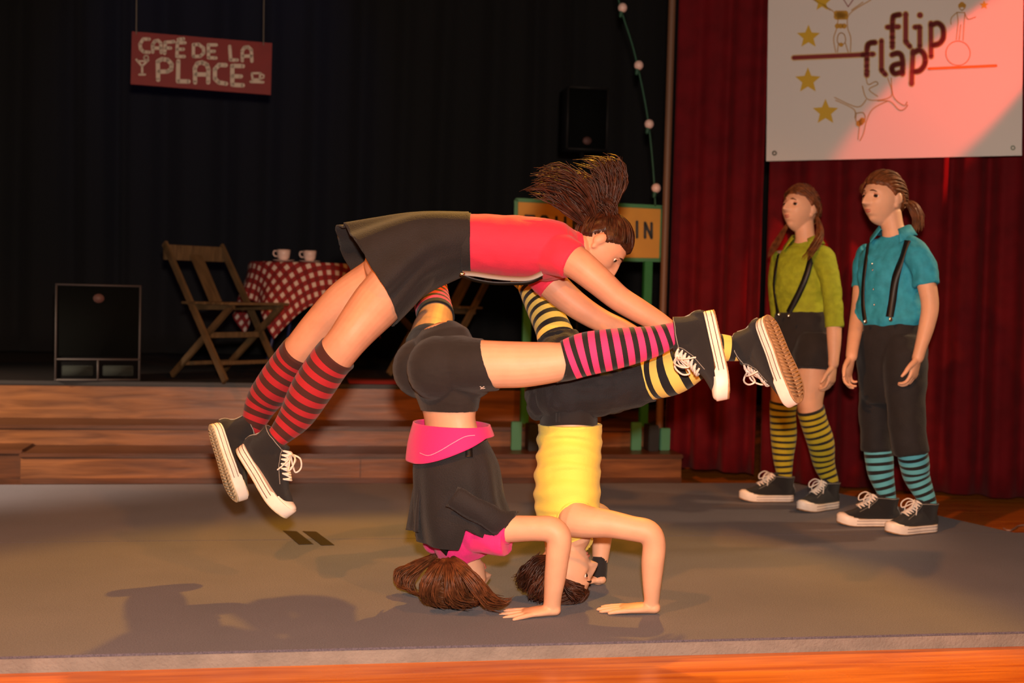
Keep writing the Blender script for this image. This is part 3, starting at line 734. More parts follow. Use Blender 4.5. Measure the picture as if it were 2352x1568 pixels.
fig('acrobat_drawing', [[(955, 660), (975, 745), (1040, 720), (1060, 745), (985, 790), (1060, 850)], [(925, 760), (980, 880), (1180, 850), (1150, 690)], [(1180, 690), (1200, 850), (1290, 930), (1320, 900)], [(1060, 890), (1170, 895), (1250, 970), (1300, 960), (1325, 925)], [(680, 860), (880, 945), (960, 880)], [(690, 885), (850, 965), (860, 1040)], [(1150, 890), (1020, 960), (965, 1060), (935, 1180), (905, 1240)], [(900, 1110), (888, 1230)], [(870, 1000), (930, 995), (950, 1040), (920, 1100), (870, 1070), (870, 1000)]], 2.4, tan_, [(895, 1090, 7), (925, 1065, 7), (912, 1080, 7)])
fig('ball_walker_drawing', [[(1760, 110), (1710, 160), (1708, 215)], [(1830, 120), (1860, 170), (1925, 150)], [(1760, 110), (1770, 200), (1755, 350)], [(1830, 120), (1822, 240), (1815, 355)], [(1795, 220), (1780, 350)], [(1760, 110), (1830, 112)], [(1805, 95), (1775, 60), (1805, 28), (1835, 60), (1805, 95)]], 2.2, tan_, [(1805, 40, 6), (1790, 50, 5), (1822, 50, 5)])
for x, y in ((150, 1352), (2255, 1305)):
    s = Soup(); rng(s, P2, 1740+x/K2, y/K2, 4.2, 3, .003, 14); out('grommet', s, mat('dull_metal_ring', '6f7264', .35, metal=1), bn, False)
# red lamp washing the banner
tg = P2.at(2235, 165); e1 = (P2.at(2335, 45)-P2.at(2085, 300)).normalized()
lp = tg+e1*2.15+P2.n*.75
light('red_stage_lamp', 'SPOT', lp, tg, 900, (1, .06, .035), .03, 13.5, .35)
# string lights
cordm = mat('green_cord', '1d4a34', .6); bulbm = mat('frosted_bulb', 'e6c0b4', .35)
sl = empty('string_lights', W(1430, 18, 6.8)); tag(sl, 'dark green cord of round white bulbs sloping down left of the red curtain', 'string lights')
bp = [(1430, 18), (1467, 150), (1491, 285), (1507, 432)]
s = Soup(); tube(s, [W(x, y, 6.8) for x, y in ((1395, -120), (1419, -8), (1432, 40), (1450, 95), (1463, 145), (1478, 215), (1489, 280), (1497, 350), (1503, 425), (1505, 470))], .0055, 7, 4); out('cord', s, cordm, sl)
for x, y in bp:
    s = Soup(); c = W(x, y, 6.78); blob(s, c, (.0255, .0255, .0265), n=14); bo = out('bulb', s, bulbm, sl)
    s = Soup(); loft(s, [c+V((-.006, 0, -.022)), c+V((-.01, 0, -.045))], [.012, .010], n=12); out('socket', s, cordm, bo)
# fountain sign
P3 = Plane(W(1185, 458, 6.86), W(1521, 475, 6.90), W(1186, 590, 6.86))
fs_ = empty('standing_sign', W(1350, 1040, 6.7)); tag(fs_, 'yellow board sign with green frame and black letters on green posts', 'sign')
gpaint = mat('green_paint', '1c6a2e', .5, vary=.1); ypaint = mat('mustard_paint', 'bd8412', .6, vary=.05)
s = Soup(); poly(s, P3, [(1189, 462), (1187, 588), (1516, 594), (1519, 479)], .0, .018); out('board', s, ypaint, fs_, False)
s = Soup(); L = [(1186, 459), (1184, 591), (1518, 597), (1522, 476), (1186, 459)]; stroke(s, P3, L, 7.5, .004); 
for (x0, y0), (x1, y1_) in zip(L, L[1:]): bar(s, P3.at(x0, y0)-P3.n*.008, P3.at(x1, y1_)-P3.n*.008, .02, .022, P3.n, .002)
out('frame', s, gpaint, fs_, False)
s = Soup()
def lt(ch, x, y, h=38, w_=20):
    q = {'F': [[(0, 1), (0, 0), (1, 0)], [(0, .45), (.7, .45)]], 'O': [[(0, .2), (.3, 0), (.7, 0), (1, .2), (1, .8), (.7, 1), (.3, 1), (0, .8), (0, .2)]],
         'U': [[(0, 0), (0, .8), (.3, 1), (.7, 1), (1, .8), (1, 0)]], 'N': [[(0, 1), (0, 0), (1, 1), (1, 0)]], 'T': [[(0, 0), (1, 0)], [(.5, 0), (.5, 1)]],
         'A': [[(0, 1), (.1, .2), (.4, 0), (.7, 0), (.95, .2), (1, 1)], [(.05, .6), (.95, .6)]], 'I': [[(.5, 0), (.5, 1)]]}[ch]
    for L in q: stroke(s, P3, [(x-w_/2+a*w_, y-h/2+b*h+(a-.5)*1.0) for a, b in L], 6.5, .001)
for ch, x, y in (('F', 1217, 515), ('O', 1250, 516), ('U', 1288, 518), ('N', 1328, 520), ('T', 1409, 524)): lt(ch, x, y)
lt('A', 1436, 527, 36, 15); lt('I', 1463, 527, 36, 10); lt('N', 1489, 529, 34, 15)
out('lettering', s, mat('black_sign_paint', '0e0d0a', .6), fs_, False)
teal = mat('pale_green_board', '3d7d5e', .6)
for px in (1213, 1488):
    tp = W(px, 600, 6.88); zb = z1+.02; s = Soup(); bar(s, V((tp.x, tp.y, zb)), V((tp.x, tp.y, tp.z)), .045, .045, V((1, 0, 0))); out('post', s, gpaint, fs_, False)
    s = Soup(); box(s, (tp.x-.02, y1+T1/2+.02, z1+.07), (.055, .11, .14), None, .004); out('foot_block', s, strapm, fs_, False)
    for dx, hh in ((-.105, .15), (.055, .12)):
        s = Soup(); box(s, (tp.x+dx, y1+T1/2+.02, z1+hh/2), (.055, .03, hh), None, .003); out('side_board', s, teal, fs_, False)
# speakers
def speaker(name, lab, c, w_, h_, d_, yaw=0, ports=True, m1=mat('black_speaker_paint', '08080a', .7, spec=.2), m2=mat('black_grille_cloth', '0a0c0b', .95, spec=.1, bump=.4, bscale=900), edge='463f3e'):
    r = empty(name, c); r.matrix_basis = Matrix.Translation(c) @ Matrix.Rotation(yaw, 4, 'Z'); tag(r, lab, 'loudspeaker')
    def prt(n, s, m, par=r):
        o = bpy.data.objects.new(n, s.mesh(n)); COL.objects.link(o); o.data.materials.append(m); o.parent = par; return o
    s = Soup(); box(s, (0, 0, h_/2), (w_, d_, h_), None, .006); prt('cabinet', s, m1)
    f = -d_/2-.004; t = .010; hb = .115 if ports else 0
    s = Soup(); box(s, (0, f+.001, hb+(h_-hb)/2), (w_-.03, .006, h_-hb-.03), None, .002); prt('grille', s, m2)
    s = Soup(); em = mat('worn_grey_edge', edge, .6)
    for a, b, q in (((0, h_-.006), (w_, t), 0), ((0, .006), (w_, t), 0), ((-w_/2+.006, h_/2), (t, h_), 0), ((w_/2-.006, h_/2), (t, h_), 0))+((((0, hb), (w_, t), 0), ((0, hb/2), (t, hb), 0)) if ports else ()):
        box(s, (a[0], f-.001, a[1]), (b[0], .012, b[1]), None, .002)
    prt('frame_edge', s, em)
    if ports:
        for sx in (-1, 1): s = Soup(); box(s, (sx*w_*.235, f+.003, .055), (w_*.36, .006, .055), None, .004); prt('port', s, mat('grey_green_port', '1b221e', .9))
    s = Soup(); bz = h_-.075 if ports else .06
    loft(s, [(0, f-.001, bz), (0, f-.008, bz)], [(.028, .024)]*2, lat=(1, 0, 0), n=24, cap='flat'); prt('badge', s, mat('dull_badge', '5c3d38', .6))
    return r
p = G(226, 872, z3+.012); speaker('subwoofer', 'black box subwoofer with grey edges standing on the left end of the platform', V((p.x-.035, p.y+.2, z3+.002)), .435, .515, .30, yaw=.16)
p = W(1337, 350, 8.0); ls = speaker('loudspeaker', 'dark loudspeaker on a thin pole against the black backdrop curtain', p, .27, .40, .25, ports=False, edge='1c1a19')
s = Soup(); loft(s, [V((0, 0, z3-p.z+.003)), V((0, 0, .01))], [.016, .016], n=10, cap='flat')
for k in range(3):
    a = k*2.1+.4; tube(s, [V((0, 0, z3-p.z+.55)), V((.35*math.cos(a), .35*math.sin(a), z3-p.z+.012))], .009, 7, 2)
o = bpy.data.objects.new('pole_stand', s.mesh('pole')); COL.objects.link(o); o.data.materials.append(strapm); o.parent = ls
# folding chairs
chw = mat('pale_folding_wood', '56442c', .55, stretch=(2, 12, 2), vary=.25, vscale=5, bump=.1, bscale=20)
def chair(label, loc, rz, parts_only=None):
    r = empty('folding_chair', loc); r.matrix_basis = Matrix.Translation(loc) @ Matrix.Rotation(rz, 4, 'Z'); tag(r, label, 'chair', 'wooden folding chairs')
    def prt(n, fn):
        s = Soup(); fn(s); o = bpy.data.objects.new(n, s.mesh(n)); COL.objects.link(o); o.data.materials.append(chw); o.parent = r
        for p in o.data.polygons: p.use_smooth = False
    Yv = V((0, 1, 0))
    for sy in (-1, 1):
        prt('back_leg', lambda s: bar(s, (-.30, sy*.190, .752), (.27, sy*.190, .018), .020, .040, Yv))
        prt('leg', lambda s: bar(s, (.29, sy*.165, .425), (-.25, sy*.165, .018), .020, .036, Yv))
        prt('seat_rail', lambda s: bar(s, (-.115, sy*.145, .400), (.27, sy*.145, .412), .020, .03, Yv))
    prt('top_rail', lambda s: bar(s, (-.288, -.20, .700), (-.288, .20, .700), .022, .085, V((1, 0, .0)).normalized()))
    prt('back_slat', lambda s: bar(s, (-.275, 0, .69), (-.075, 0, .42), .085, .010, Yv))
    for x in (-.095, -.02, .055, .13, .205, .28): prt('seat_slat', lambda s: bar(s, (x, -.20, .426+.01*x), (x, .20, .426+.01*x), .058, .014, V((1, 0, 0))))
    prt('stretcher', lambda s: bar(s, (.19, -.18, .11), (.19, .18, .11), .02, .04, V((0, 0, 1))))
    prt('stretcher', lambda s: bar(s, (-.15, -.16, .09), (-.15, .16, .09), .02, .04, V((0, 0, 1))))
    prt('stretcher', lambda s: bar(s, (.09, -.16, .255), (.09, .16, .255), .03, .03, V((0, 0, 1))))
    return r
cp = G(515, 883, z3+.002); chair('pale wooden slatted folding chair on the platform left of the checked table', V((cp.x-.02, cp.y+.30, z3+.003)), math.radians(-50)-YAW*0)
cp = G(1075, 884, z3+.002); chair('dark wooden folding chair on the platform behind the headstand children, right of the table', V((cp.x-.08, cp.y+.55, z3+.003)), math.radians(222))
# table
tc_ = W(706, 606, 7.45); TZ = tc_.z; TR = .33
tb = empty('cafe_table', (tc_.x, tc_.y, z3)); tag(tb, 'small round cafe table on blue metal legs hidden by the checked cloth', 'table')
bluep = mat('blue_metal_paint', '1d2450', .5)
s = Soup(); loft(s, [V((tc_.x, tc_.y, TZ-.03)), V((tc_.x, tc_.y, TZ-.004))], [TR-.006]*2, n=48, cap='flat', sub=1); out('tabletop', s, chw, tb)
for k in range(4):
    a = k*math.pi/2+.5; s = Soup(); tube(s, [V((tc_.x+.13*math.cos(a), tc_.y+.13*math.sin(a), TZ-.03)), V((tc_.x+.27*math.cos(a), tc_.y+.27*math.sin(a), z3+.014))], .011, 8, 2); out('leg', s, bluep, tb)
def ging(nt, b, sp):
    f = []
    for i in (0, 1): f.append(mth(nt, 'LESS_THAN', mth(nt, 'FRACT', mth(nt, 'DIVIDE', sp.outputs[i], .058)), .52))
    c1 = mixc(nt, f[0], lin('c0b0a6'), lin('7e191a')); c2 = mixc(nt, f[0], lin('82181a'), lin('640a0e'))
    nt.links.new(mixc(nt, f[1], c1, c2), b.inputs['Base Color']); b.inputs['Roughness'].default_value = .85
gm = uvmat('red_white_gingham', ging)
N = 90; S = .56; rot = math.radians(-68); vs = []; uv = []; fs = []
for i in range(N+1):
    for j in range(N+1):
        u, v = (i/N*2-1)*S, (j/N*2-1)*S; r = math.hypot(u, v); a = math.atan2(v, u)+rot
        if r <= TR: q, z = r, TZ
        else:
            d = r-TR; fold = .5+.5*math.sin(9*a+1.2*math.sin(2*a)+.5); q = TR+min(d, .02)*.8+d*(.10+.20*fold*min(1, d/.2)); z = TZ-max(0, d-.006)*.97
        vs.append(V((tc_.x+q*math.cos(a), tc_.y+q*math.sin(a), z+.004))); uv.append((u, v))
for i in range(N):
    for j in range(N): k = i*(N+1)+j; fs.append((k, k+N+1, k+N+2, k+1))
s = Soup(); s.add(vs, fs, uv); tag(link('tablecloth', solidify(s.mesh('c'), .002), gm), 'red and white checked tablecloth hanging over the small cafe table', 'tablecloth')
china = mat('white_china', 'd8bcb2', .3)
for px, lab in ((651, 'left white cup with saucer on the checked tablecloth'), (711, 'right white cup with saucer on the checked tablecloth')):
    c = G(px, 606 if px < 700 else 608, TZ+.006); c = W(px, 603, 7.32 if px < 700 else 7.4); c.z = TZ+.0065
    cu = empty('coffee_cup', c); tag(cu, lab, 'cup', 'cups on the cafe table')
    s = Soup(); P_ = [(0, .012), (.022, .012), (.034, .024), (.038, .050), (.040, .072), (.036, .072), (.034, .05), (.028, .03), (0, .024)]; vs = []; n = 28; fs = []
    for r, z in P_:
        for k in range(n): vs.append(c+V((r*math.cos(k/n*6.2832), r*math.sin(k/n*6.2832), z)))
    for i in range(len(P_)-1):
        for k in range(n): fs.append((i*n+k, i*n+(k+1) % n, (i+1)*n+(k+1) % n, (i+1)*n+k))
    s.add(vs, fs); out('cup_body', s, china, cu)
    s = Soup(); tube(s, [c+R0*x+V((0, 0, z)) for x, z in ((-.036, .062), (-.055, .064), (-.060, .048), (-.052, .034), (-.034, .032))], .004, 7, 4); out('handle', s, china, cu)
    s = Soup(); loft(s, [c+V((0, 0, .001)), c+V((0, 0, .006)), c+V((0, 0, .012))], [.035, .052, .066], n=32, cap='flat', sub=2); out('saucer', s, china, cu)
#PEOPLE
# ================================================================== people
def Wr(L): return [(W(a, b, d), r*d/F) for a, b, d, r in L]
# ---------- A: headstand in pink
def person_pink():
    root = empty('person', G(1050, 1395)); tag(root, 'person in magenta shirt and black shorts in a headstand, pink striped sock leg stretched right', 'person')
    LT = cv(.60, 0, -.80).normalized(); FR = cv(.80, 0, .60).normalized()
    b = Soup()
    T = [(1018, 800, 3.93, .118, .085), (1026, 850, 3.92, .138, .100), (1030, 905, 3.91, .122, .088), (1033, 960, 3.91, .102, .070), (1040, 1020, 3.91, .112, .076), (1052, 1110, 3.92, .125, .086), (1062, 1180, 3.92, .118, .082), (1056, 1225, 3.92, .075, .060)]
    loft(b, [W(x, y, d) for x, y, d, p, q in T], [(p, q) for x, y, d, p, q in T], lat=LT, n=36)
    M1 = shoeM(W(1640, 712, 3.76), W(1683, 905, 3.66), W(1500, 790, 3.74)-W(1650, 800, 3.70)); M2 = shoeM(W(950, 530, 4.60), W(1010, 540, 4.42), V((0, 0, -1)), .95)
    near = [(1035, 835, 3.86, 66), (1085, 838, 3.82, 60), (1140, 837, 3.80, 55), (1200, 837, 3.79, 53), (1260, 833, 3.78, 48), (1300, 828, 3.77, 44), (1345, 813, 3.76, 48), (1395, 804, 3.75, 46), (1450, 794, 3.745, 41), (1500, 784, 3.745, 34)]
    far = [(985, 845, 4.02, 58), (985, 800, 4.12, 52), (992, 760, 4.25, 46), (1000, 728, 4.36, 40), (992, 690, 4.44, 38), (984, 650, 4.48, 37), (975, 620, 4.50, 30)]
    leg(b, near, M1); leg(b, far, M2)
    for s_ in (b,):
        blob(s_, W(1022, 845, 3.86)-FR*.03, (.085, .090, .095), (LT, FR, V((0, 0, 1))))
        blob(s_, W(985, 845, 3.99)-FR*.03, (.080, .088, .092), (LT, FR, V((0, 0, 1))))
    hm = headmat(W(1052, 1332, 3.90), cv(.86, -.15, .42), cv(-.35, -1, -.05), .98)
    add_head(b, hm); loft(b, [W(1052, 1225, 3.92), W(1048, 1260, 3.915), W(1048, 1300, 3.91)], [.052, .046, .048], n=20)
    arm = [(1098, 1210, 3.84, 36), (1140, 1214, 3.80, 33), (1180, 1214, 3.78, 31), (1230, 1213, 3.765, 29), (1268, 1216, 3.755, 30), (1284, 1236, 3.752, 29), (1280, 1280, 3.76, 27), (1275, 1325, 3.775, 25), (1270, 1365, 3.79, 21), (1268, 1392, 3.80, 20)]
    limb(b, arm, n=22)
    fa = [(1080, 1200, 4.02, 34), (1150, 1212, 4.06, 30), (1250, 1214, 4.08, 27), (1272, 1228, 4.08, 26), (1276, 1280, 4.08, 23), (1277, 1335, 4.08, 18)]
    limb(b, fa, n=18)
    wr = W(1264, 1399, 3.795); wr.z = .019
    hand(b, wr, cv(-.97, -.10, -.10), V((0, 0, -1)), thumb=-1, curl=.03, spread=.24, sc=.98)
    w2 = W(1276, 1340, 4.1); w2.z = .028; hand(b, w2, cv(.1, -.06, 1), V((0, 0, -1)), thumb=1, curl=.06, sc=.9)
    body = remesh(b, .0036, 4)
    for v in body.vertices: v.co.z = max(v.co.z, .0015)
    bo = link('body', body, skin, root); setbody(bo)
    face(root, hm)
    # shorts
    s = Soup(); T2 = [(1008, 762, 3.93, .060, .045), (1012, 776, 3.93, .100, .075)]+T[:3]+[(1031, 925, 3.91, .113, .080), (1031, 938, 3.91, .109, .077)]
    loft(s, [W(x, y, d) for x, y, d, p, q in T2], [(p+.005, q+.005) for x, y, d, p, q in T2], lat=LT, n=36, cap='flat')
    blob(s, W(1022, 845, 3.86)-FR*.03, (.091, .096, .101), (LT, FR, V((0, 0, 1)))); blob(s, W(985, 845, 3.99)-FR*.03, (.086, .094, .098), (LT, FR, V((0, 0, 1))))
    limb(s, [(1030, 835, 3.86, 69), (1070, 838, 3.83, 66), (1102, 838, 3.815, 61.5), (1124, 838, 3.81, 59)], n=26, cap='flat')
    limb(s, [(985, 845, 4.02, 62), (985, 805, 4.11, 57), (987, 790, 4.15, 55)], n=26, cap='flat')
    hc = W(1062, 838, 3.82)
    def slant(c):
        k = max(0, min(1, (c-hc).dot(R0)/.05))*max(0, min(1, (c.z-hc.z+.105)/.03)); return c-R0*((c.z-hc.z)*.42*k)
    sh = cloth('cycling_shorts', s, blackcloth, root, .0042, 14, .0012, 22, (1, 1, 3), fn=slant)
    bs_ = bvh_of(sh)
    s = Soup(); ribbon(s, [hit(bs_, x, y, .0015) for x, y in ((1103, 886), (1108, 891), (1114, 890))], .003, .001); ribbon(s, [hit(bs_, x, y, .0015) for x, y in ((1104, 892), (1112, 886))], .003, .001)
    if s.v: out('small_white_mark', s, lacem, root)
    # socks, shoes
    legsock(root, [(1288, 829, 3.77, 45), (1300, 828, 3.77, 45), (1345, 813, 3.76, 48), (1395, 804, 3.75, 46), (1450, 794, 3.745, 41), (1500, 784, 3.745, 34)], M1, sockA)
    legsock(root, [(1001, 730, 4.355, 42), (992, 690, 4.44, 40), (984, 650, 4.48, 38), (975, 620, 4.50, 31)], M2, sockA)
    sneaker(root, M1); sneaker(root, M2)
    # shirt hem band
    UPY = V((0, 0, 1))
    def band(a):
        x = math.cos(a)*LT.dot(R0)+math.sin(a)*FR.dot(R0); return .28+.72*min(1, max(0, (0.75-x)/1.6))
    me = sheath([W(1037, 972, 3.91), W(1040, 1018, 3.91), W(1040, 1060, 3.91)], [LT*.140, LT*.160, LT*.166], [FR*.108, FR*.128, FR*.134], band, 72, 14, (.02, 5), .007)
    hb = link('shirt_hem', me, magenta, root); hbv = bvh_of(hb)
    surf_ribbon('hem_stitching', hbv, [(966, 1040), (985, 1046), (1010, 1036), (1040, 1018), (1068, 1003), (1090, 1000)], .0022, magstitch, root, .001)
    # shirt at the shoulders
    s = Soup(); Q = [(1052, 1150, 3.92, .128, .090), (1062, 1195, 3.92, .128, .092), (1066, 1232, 3.92, .124, .092), (1066, 1262, 3.92, .108, .084), (1074, 1286, 3.92, .078, .066)]
    loft(s, [W(x, y, d) for x, y, d, p, q in Q], [(p, q) for x, y, d, p, q in Q], lat=LT, n=32, cap='flat')
    limb(s, [(1085, 1222, 3.86, 44), (1125, 1232, 3.81, 43), (1166, 1238, 3.785, 41)], n=24, cap='flat')
    limb(s, [(1050, 1222, 3.97, 40), (1020, 1236, 3.99, 36), (1000, 1246, 4.0, 28)], n=24)
    so = cloth('shirt', s, magenta, root, .0045, 4, .006, 15, (1, 1, 1.2)); sb = bvh_of(so)
    s = Soup(); ring = [W(1180, 1253, 3.775), W(1172, 1232, 3.745), W(1164, 1206, 3.75), W(1160, 1198, 3.79)]
    surf_ribbon('suspender', sb, [(998, 1236), (1008, 1246), (1018, 1256), (1030, 1268)], .024, strapm, root)
    # inverted skirt
    def hem(a):
        v = LT*math.cos(a)+FR*math.sin(a); x = v.dot(R0); d = v.dot(FH); t = 1.0
        if d < .2:
            if x > -.15: t = 1-.24*min(1, (x+.15)/.17)
            if x > .02: t = .76+.17*min(1, (x-.02)/.70)
        return t
    me = sheath([W(1042, 1005, 3.91), W(1046, 1060, 3.91), W(1052, 1130, 3.91), W(1062, 1190, 3.91), W(1058, 1242, 3.92)],
                [LT*.122, LT*.154, LT*.162, LT*.170, LT*.168], [FR*.092, FR*.122, FR*.130, FR*.142, FR*.124], hem, 160, 44, (.05, 9), .004)
    sk = link('skirt', me, blacktrouser, root); kb = bvh_of(sk)
    s = Soup()   # turned-up fold across the front and pleat hanging at the back
    A = [W(1024, 1162, 3.74), W(1075, 1190, 3.735), W(1130, 1222, 3.74), W(1152, 1226, 3.76)]; B = [W(1052, 1118, 3.735), W(1098, 1142, 3.725), W(1150, 1168, 3.74), W(1190, 1176, 3.78)]
    vs = []; fs = []
    for i in range(13):
        p, q = interp_at(A, i/12), interp_at(B, i/12)
        for j in range(7): t = j/6; vs.append(p.lerp(q, t)-FH*.016*math.sin(t*math.pi)+V((0, 0, .003*math.sin(i*1.3+j))))
    for i in range(12):
        for j in range(6): k = i*7+j; fs.append((k, k+1, k+8, k+7))
    s.add(vs, fs); link('skirt_fold', solidify(s.mesh('f'), .006), blacktrouser, root)
    s = Soup(); vs = [W(962, 1040, 3.97), W(975, 1040, 3.90), W(972, 1220, 3.90), W(937, 1222, 3.99), W(952, 1140, 3.99)]
    A = [W(960, 1045, 3.93), W(950, 1130, 3.95), W(938, 1216, 3.97)]; B = [W(985, 1045, 3.85), W(968, 1130, 3.85), W(964, 1222, 3.84)]; vs = []; fs = []
    for i in range(13):
        p, q = interp_at(A, i/12), interp_at(B, i/12)
        for j in range(7): t = j/6; vs.append(p.lerp(q, t)-R0*.012*math.sin(t*9)*(i/12))
    for i in range(12):
        for j in range(6): k = i*7+j; fs.append((k, k+1, k+8, k+7))
    s.add(vs, fs); link('skirt_pleat', solidify(s.mesh('f'), .006), blacktrouser, root)
    surf_ribbon('suspender_tab', kb, [(1076, 1022), (1077, 1050)], .022, strapm, root); 
    h_ = hit(kb, 1068, 1016, .006)
    if h_: s = Soup(); blob(s, h_[0], (.006, .006, .006), n=8); out('metal_clip', s, steel, root)
    # hair
    s = Soup(); hair_cap(s, hm, .012, .006); strands_on_cap(s, hm, (.75, -.35, -.1), 90); strands_on_cap(s, hm, (-.75, -.4, -.1), 90)
    for pth, n, sp in (([(1040, 1280, 3.82), (1062, 1300, 3.79), (1078, 1330, 3.79), (1085, 1365, 3.80), (1075, 1385, 3.82)], 40, .026), ([(1020, 1285, 3.80), (1000, 1310, 3.76), (985, 1345, 3.75), (985, 1380, 3.78), (1010, 1392, 3.80)], 46, .030),
                       ([(1024, 1285, 3.80), (1035, 1310, 3.75), (1040, 1350, 3.73), (1052, 1380, 3.75), (1090, 1388, 3.77)], 52, .032),
                       ([(1028, 1285, 3.80), (1065, 1310, 3.75), (1095, 1345, 3.74), (1120, 1378, 3.76), (1160, 1390, 3.79)], 40, .024),
                       ([(1000, 1275, 3.98), (960, 1300, 4.02), (930, 1320, 4.03), (930, 1350, 4.02), (960, 1362, 3.98)], 60, .038),
                       ([(1060, 1300, 3.79), (1090, 1330, 3.77), (1120, 1360, 3.77), (1150, 1388, 3.79), (1172, 1378, 3.80)], 14, .012)):
        clumps(s, [W(*p) for p in pth], n, sp, .0042, .006)
    for v in s.v: v.z = max(v.z, .004)
    out('hair', s, hair_brown, root)
# ---------- B: headstand in yellow
def person_yellow():
    root = empty('person', G(1300, 1385)); tag(root, 'person in yellow shirt and black knee trousers in a headstand, right of the magenta one', 'person')
    LT = cv(.16, 0, -.98).normalized(); FR = cv(.98, 0, .16).normalized(); b = Soup()
    T = [(1285, 860, 4.06, .130, .090), (1295, 900, 4.05, .145, .105), (1303, 950, 4.03, .118, .085), (1308, 1000, 4.02, .115, .088), (1306, 1080, 4.01, .128, .096), (1302, 1150, 4.0, .135, .098), (1308, 1195, 4.0, .125, .080), (1318, 1225, 4.0, .075, .058)]
    loft(b, [W(x, y, d) for x, y, d, p, q in T], [(p, q) for x, y, d, p, q in T], lat=LT, n=36)
    M1 = shoeM(W(1764, 722, 3.83), W(1838, 908, 3.74), W(1600, 835, 3.92)-W(1790, 800, 3.70), 1.03); M2 = shoeM(W(1190, 560, 4.60), W(1230, 560, 4.34), V((0, 0, -1)), .98)
    nl = [(1290, 905, 3.99, 62), (1350, 895, 3.98, 60), (1420, 885, 3.98, 54), (1490, 868, 3.97, 49), (1545, 856, 3.93, 49), (1595, 830, 3.93, 41), (1640, 800, 3.93, 32)]
    up_ = [(1290, 890, 4.12, 56), (1290, 840, 4.20, 50), (1282, 790, 4.28, 44), (1268, 750, 4.30, 38), (1247, 705, 4.36, 36), (1225, 655, 4.42, 33), (1214, 625, 4.45, 28)]
    leg(b, nl, M1); leg(b, up_, M2)
    hm = headmat(W(1292, 1312, 3.98), cv(.93, .02, .0), cv(-.10, -1, -.02), 1.0); add_head(b, hm)
    loft(b, [W(1320, 1215, 4.0), W(1312, 1245, 3.99), W(1300, 1285, 3.985)], [.055, .050, .050], n=20)
    arm = [(1322, 1192, 3.88, 42), (1350, 1198, 3.86, 37), (1400, 1203, 3.84, 32), (1450, 1213, 3.83, 29), (1488, 1222, 3.825, 29), (1502, 1248, 3.825, 27), (1499, 1295, 3.83, 26), (1497, 1345, 3.84, 21), (1497, 1372, 3.85, 18), (1496, 1386, 3.855, 17)]
    limb(b, arm, n=22)
    far = [(1325, 1190, 4.14, 36), (1362, 1180, 4.20, 29), (1384, 1195, 4.24, 27), (1382, 1240, 4.24, 23), (1378, 1290, 4.23, 18), (1374, 1330, 4.22, 15)]
    limb(b, far, n=20)
    wr = W(1492, 1388, 3.855); wr.z = .019; hand(b, wr, cv(-1, -.06, .03), V((0, 0, -1)), thumb=-1, curl=.04, spread=.07, sc=1.02)
    w2 = W(1374, 1336, 4.21); w2.z = .020; hand(b, w2, cv(-.9, -.05, .25), V((0, 0, -1)), thumb=1, curl=.06, spread=.08, sc=.8)
    body = remesh(b, .0036, 4)
    for v in body.vertices: v.co.z = max(v.co.z, .0015)
    bo = link('body', body, skin, root); setbody(bo); face(root, hm, hair_dark)
    s = Soup(); loft(s, [W(1378, 1278, 4.23), W(1377, 1305, 4.225), W(1375, 1334, 4.22)], [.026, .027, .026], n=20, cap='flat', wob=lambda t, a: 1+.03*math.sin(9*a+20*t)); out('wristband', s, blackcloth, root)
    # trousers
    s = Soup(); Q = [(1282, 858, 4.06, .142, .102), (1290, 895, 4.05, .158, .118), (1300, 930, 4.04, .142, .100), (1306, 952, 4.03, .124, .090), (1307, 976, 4.02, .120, .089)]
    loft(s, [W(x, y, d) for x, y, d, p, q in Q], [(p, q) for x, y, d, p, q in Q], lat=LT, n=36, cap='flat')
    limb(s, [(1250, 905, 4.0, 50), (1290, 905, 3.99, 68), (1350, 896, 3.98, 66), (1420, 886, 3.98, 61), (1470, 874, 3.975, 57), (1488, 868, 3.97, 56)], n=30, cap='flat')
    limb(s, [(1290, 890, 4.12, 60), (1292, 840, 4.20, 56), (1286, 800, 4.27, 53), (1280, 772, 4.29, 46)], n=30, cap='flat')
    blob(s, W(1236, 905, 4.03), (.045, .08, .06)); blob(s, W(1235, 930, 4.03), (.035, .07, .05))
    tr = cloth('knee_trousers', s, blacktrouser, root, .0048, 2, .0075, 16, (1, 1, 1.3))
    s = Soup(); loft(s, [W(1306, 944, 4.03), W(1306, 984, 4.02)], [(.126, .0925), (.122, .0925)], lat=LT, n=48, cap='flat'); wb = out('waistband', s, blackcloth, root); wbv = bvh_of(wb)
    s = Soup(); ribbon(s, [hit(wbv, 1283, 948, .002), hit(wbv, 1283, 970, .002)], .016); 
    if s.v: out('belt_loop', s, blackcloth, root)
    for x in (1366,):
        s = Soup(); blob(s, W(x, 958, 3.97), (.004, .006, .012), n=8); out('orange_tab', s, mat('orange_label', 'c0561c', .6), root)
    legsock(root, [(1484, 870, 3.972, 48), (1500, 866, 3.965, 49), (1545, 854, 3.94, 49), (1595, 830, 3.93, 41), (1640, 800, 3.93, 32)], M1, sockB)
    legsock(root, [(1279, 780, 4.285, 43), (1268, 750, 4.30, 39), (1247, 705, 4.36, 37), (1225, 655, 4.42, 34), (1214, 625, 4.45, 29)], M2, sockB)
    sneaker(root, M1); sneaker(root, M2)
    # shirt
    s = Soup(); T2 = [(1309, 974, 4.02, .126, .101), (1309, 1000, 4.02, .124, .103), (1307, 1040, 4.015, .126, .103), (1304, 1080, 4.01, .130, .104), (1302, 1130, 4.0, .138, .106), (1303, 1165, 4.0, .138, .104), (1306, 1188, 4.0, .128, .095), (1314, 1212, 4.0, .100, .075), (1326, 1238, 4.0, .066, .052), (1330, 1250, 3.99, .060, .048)]
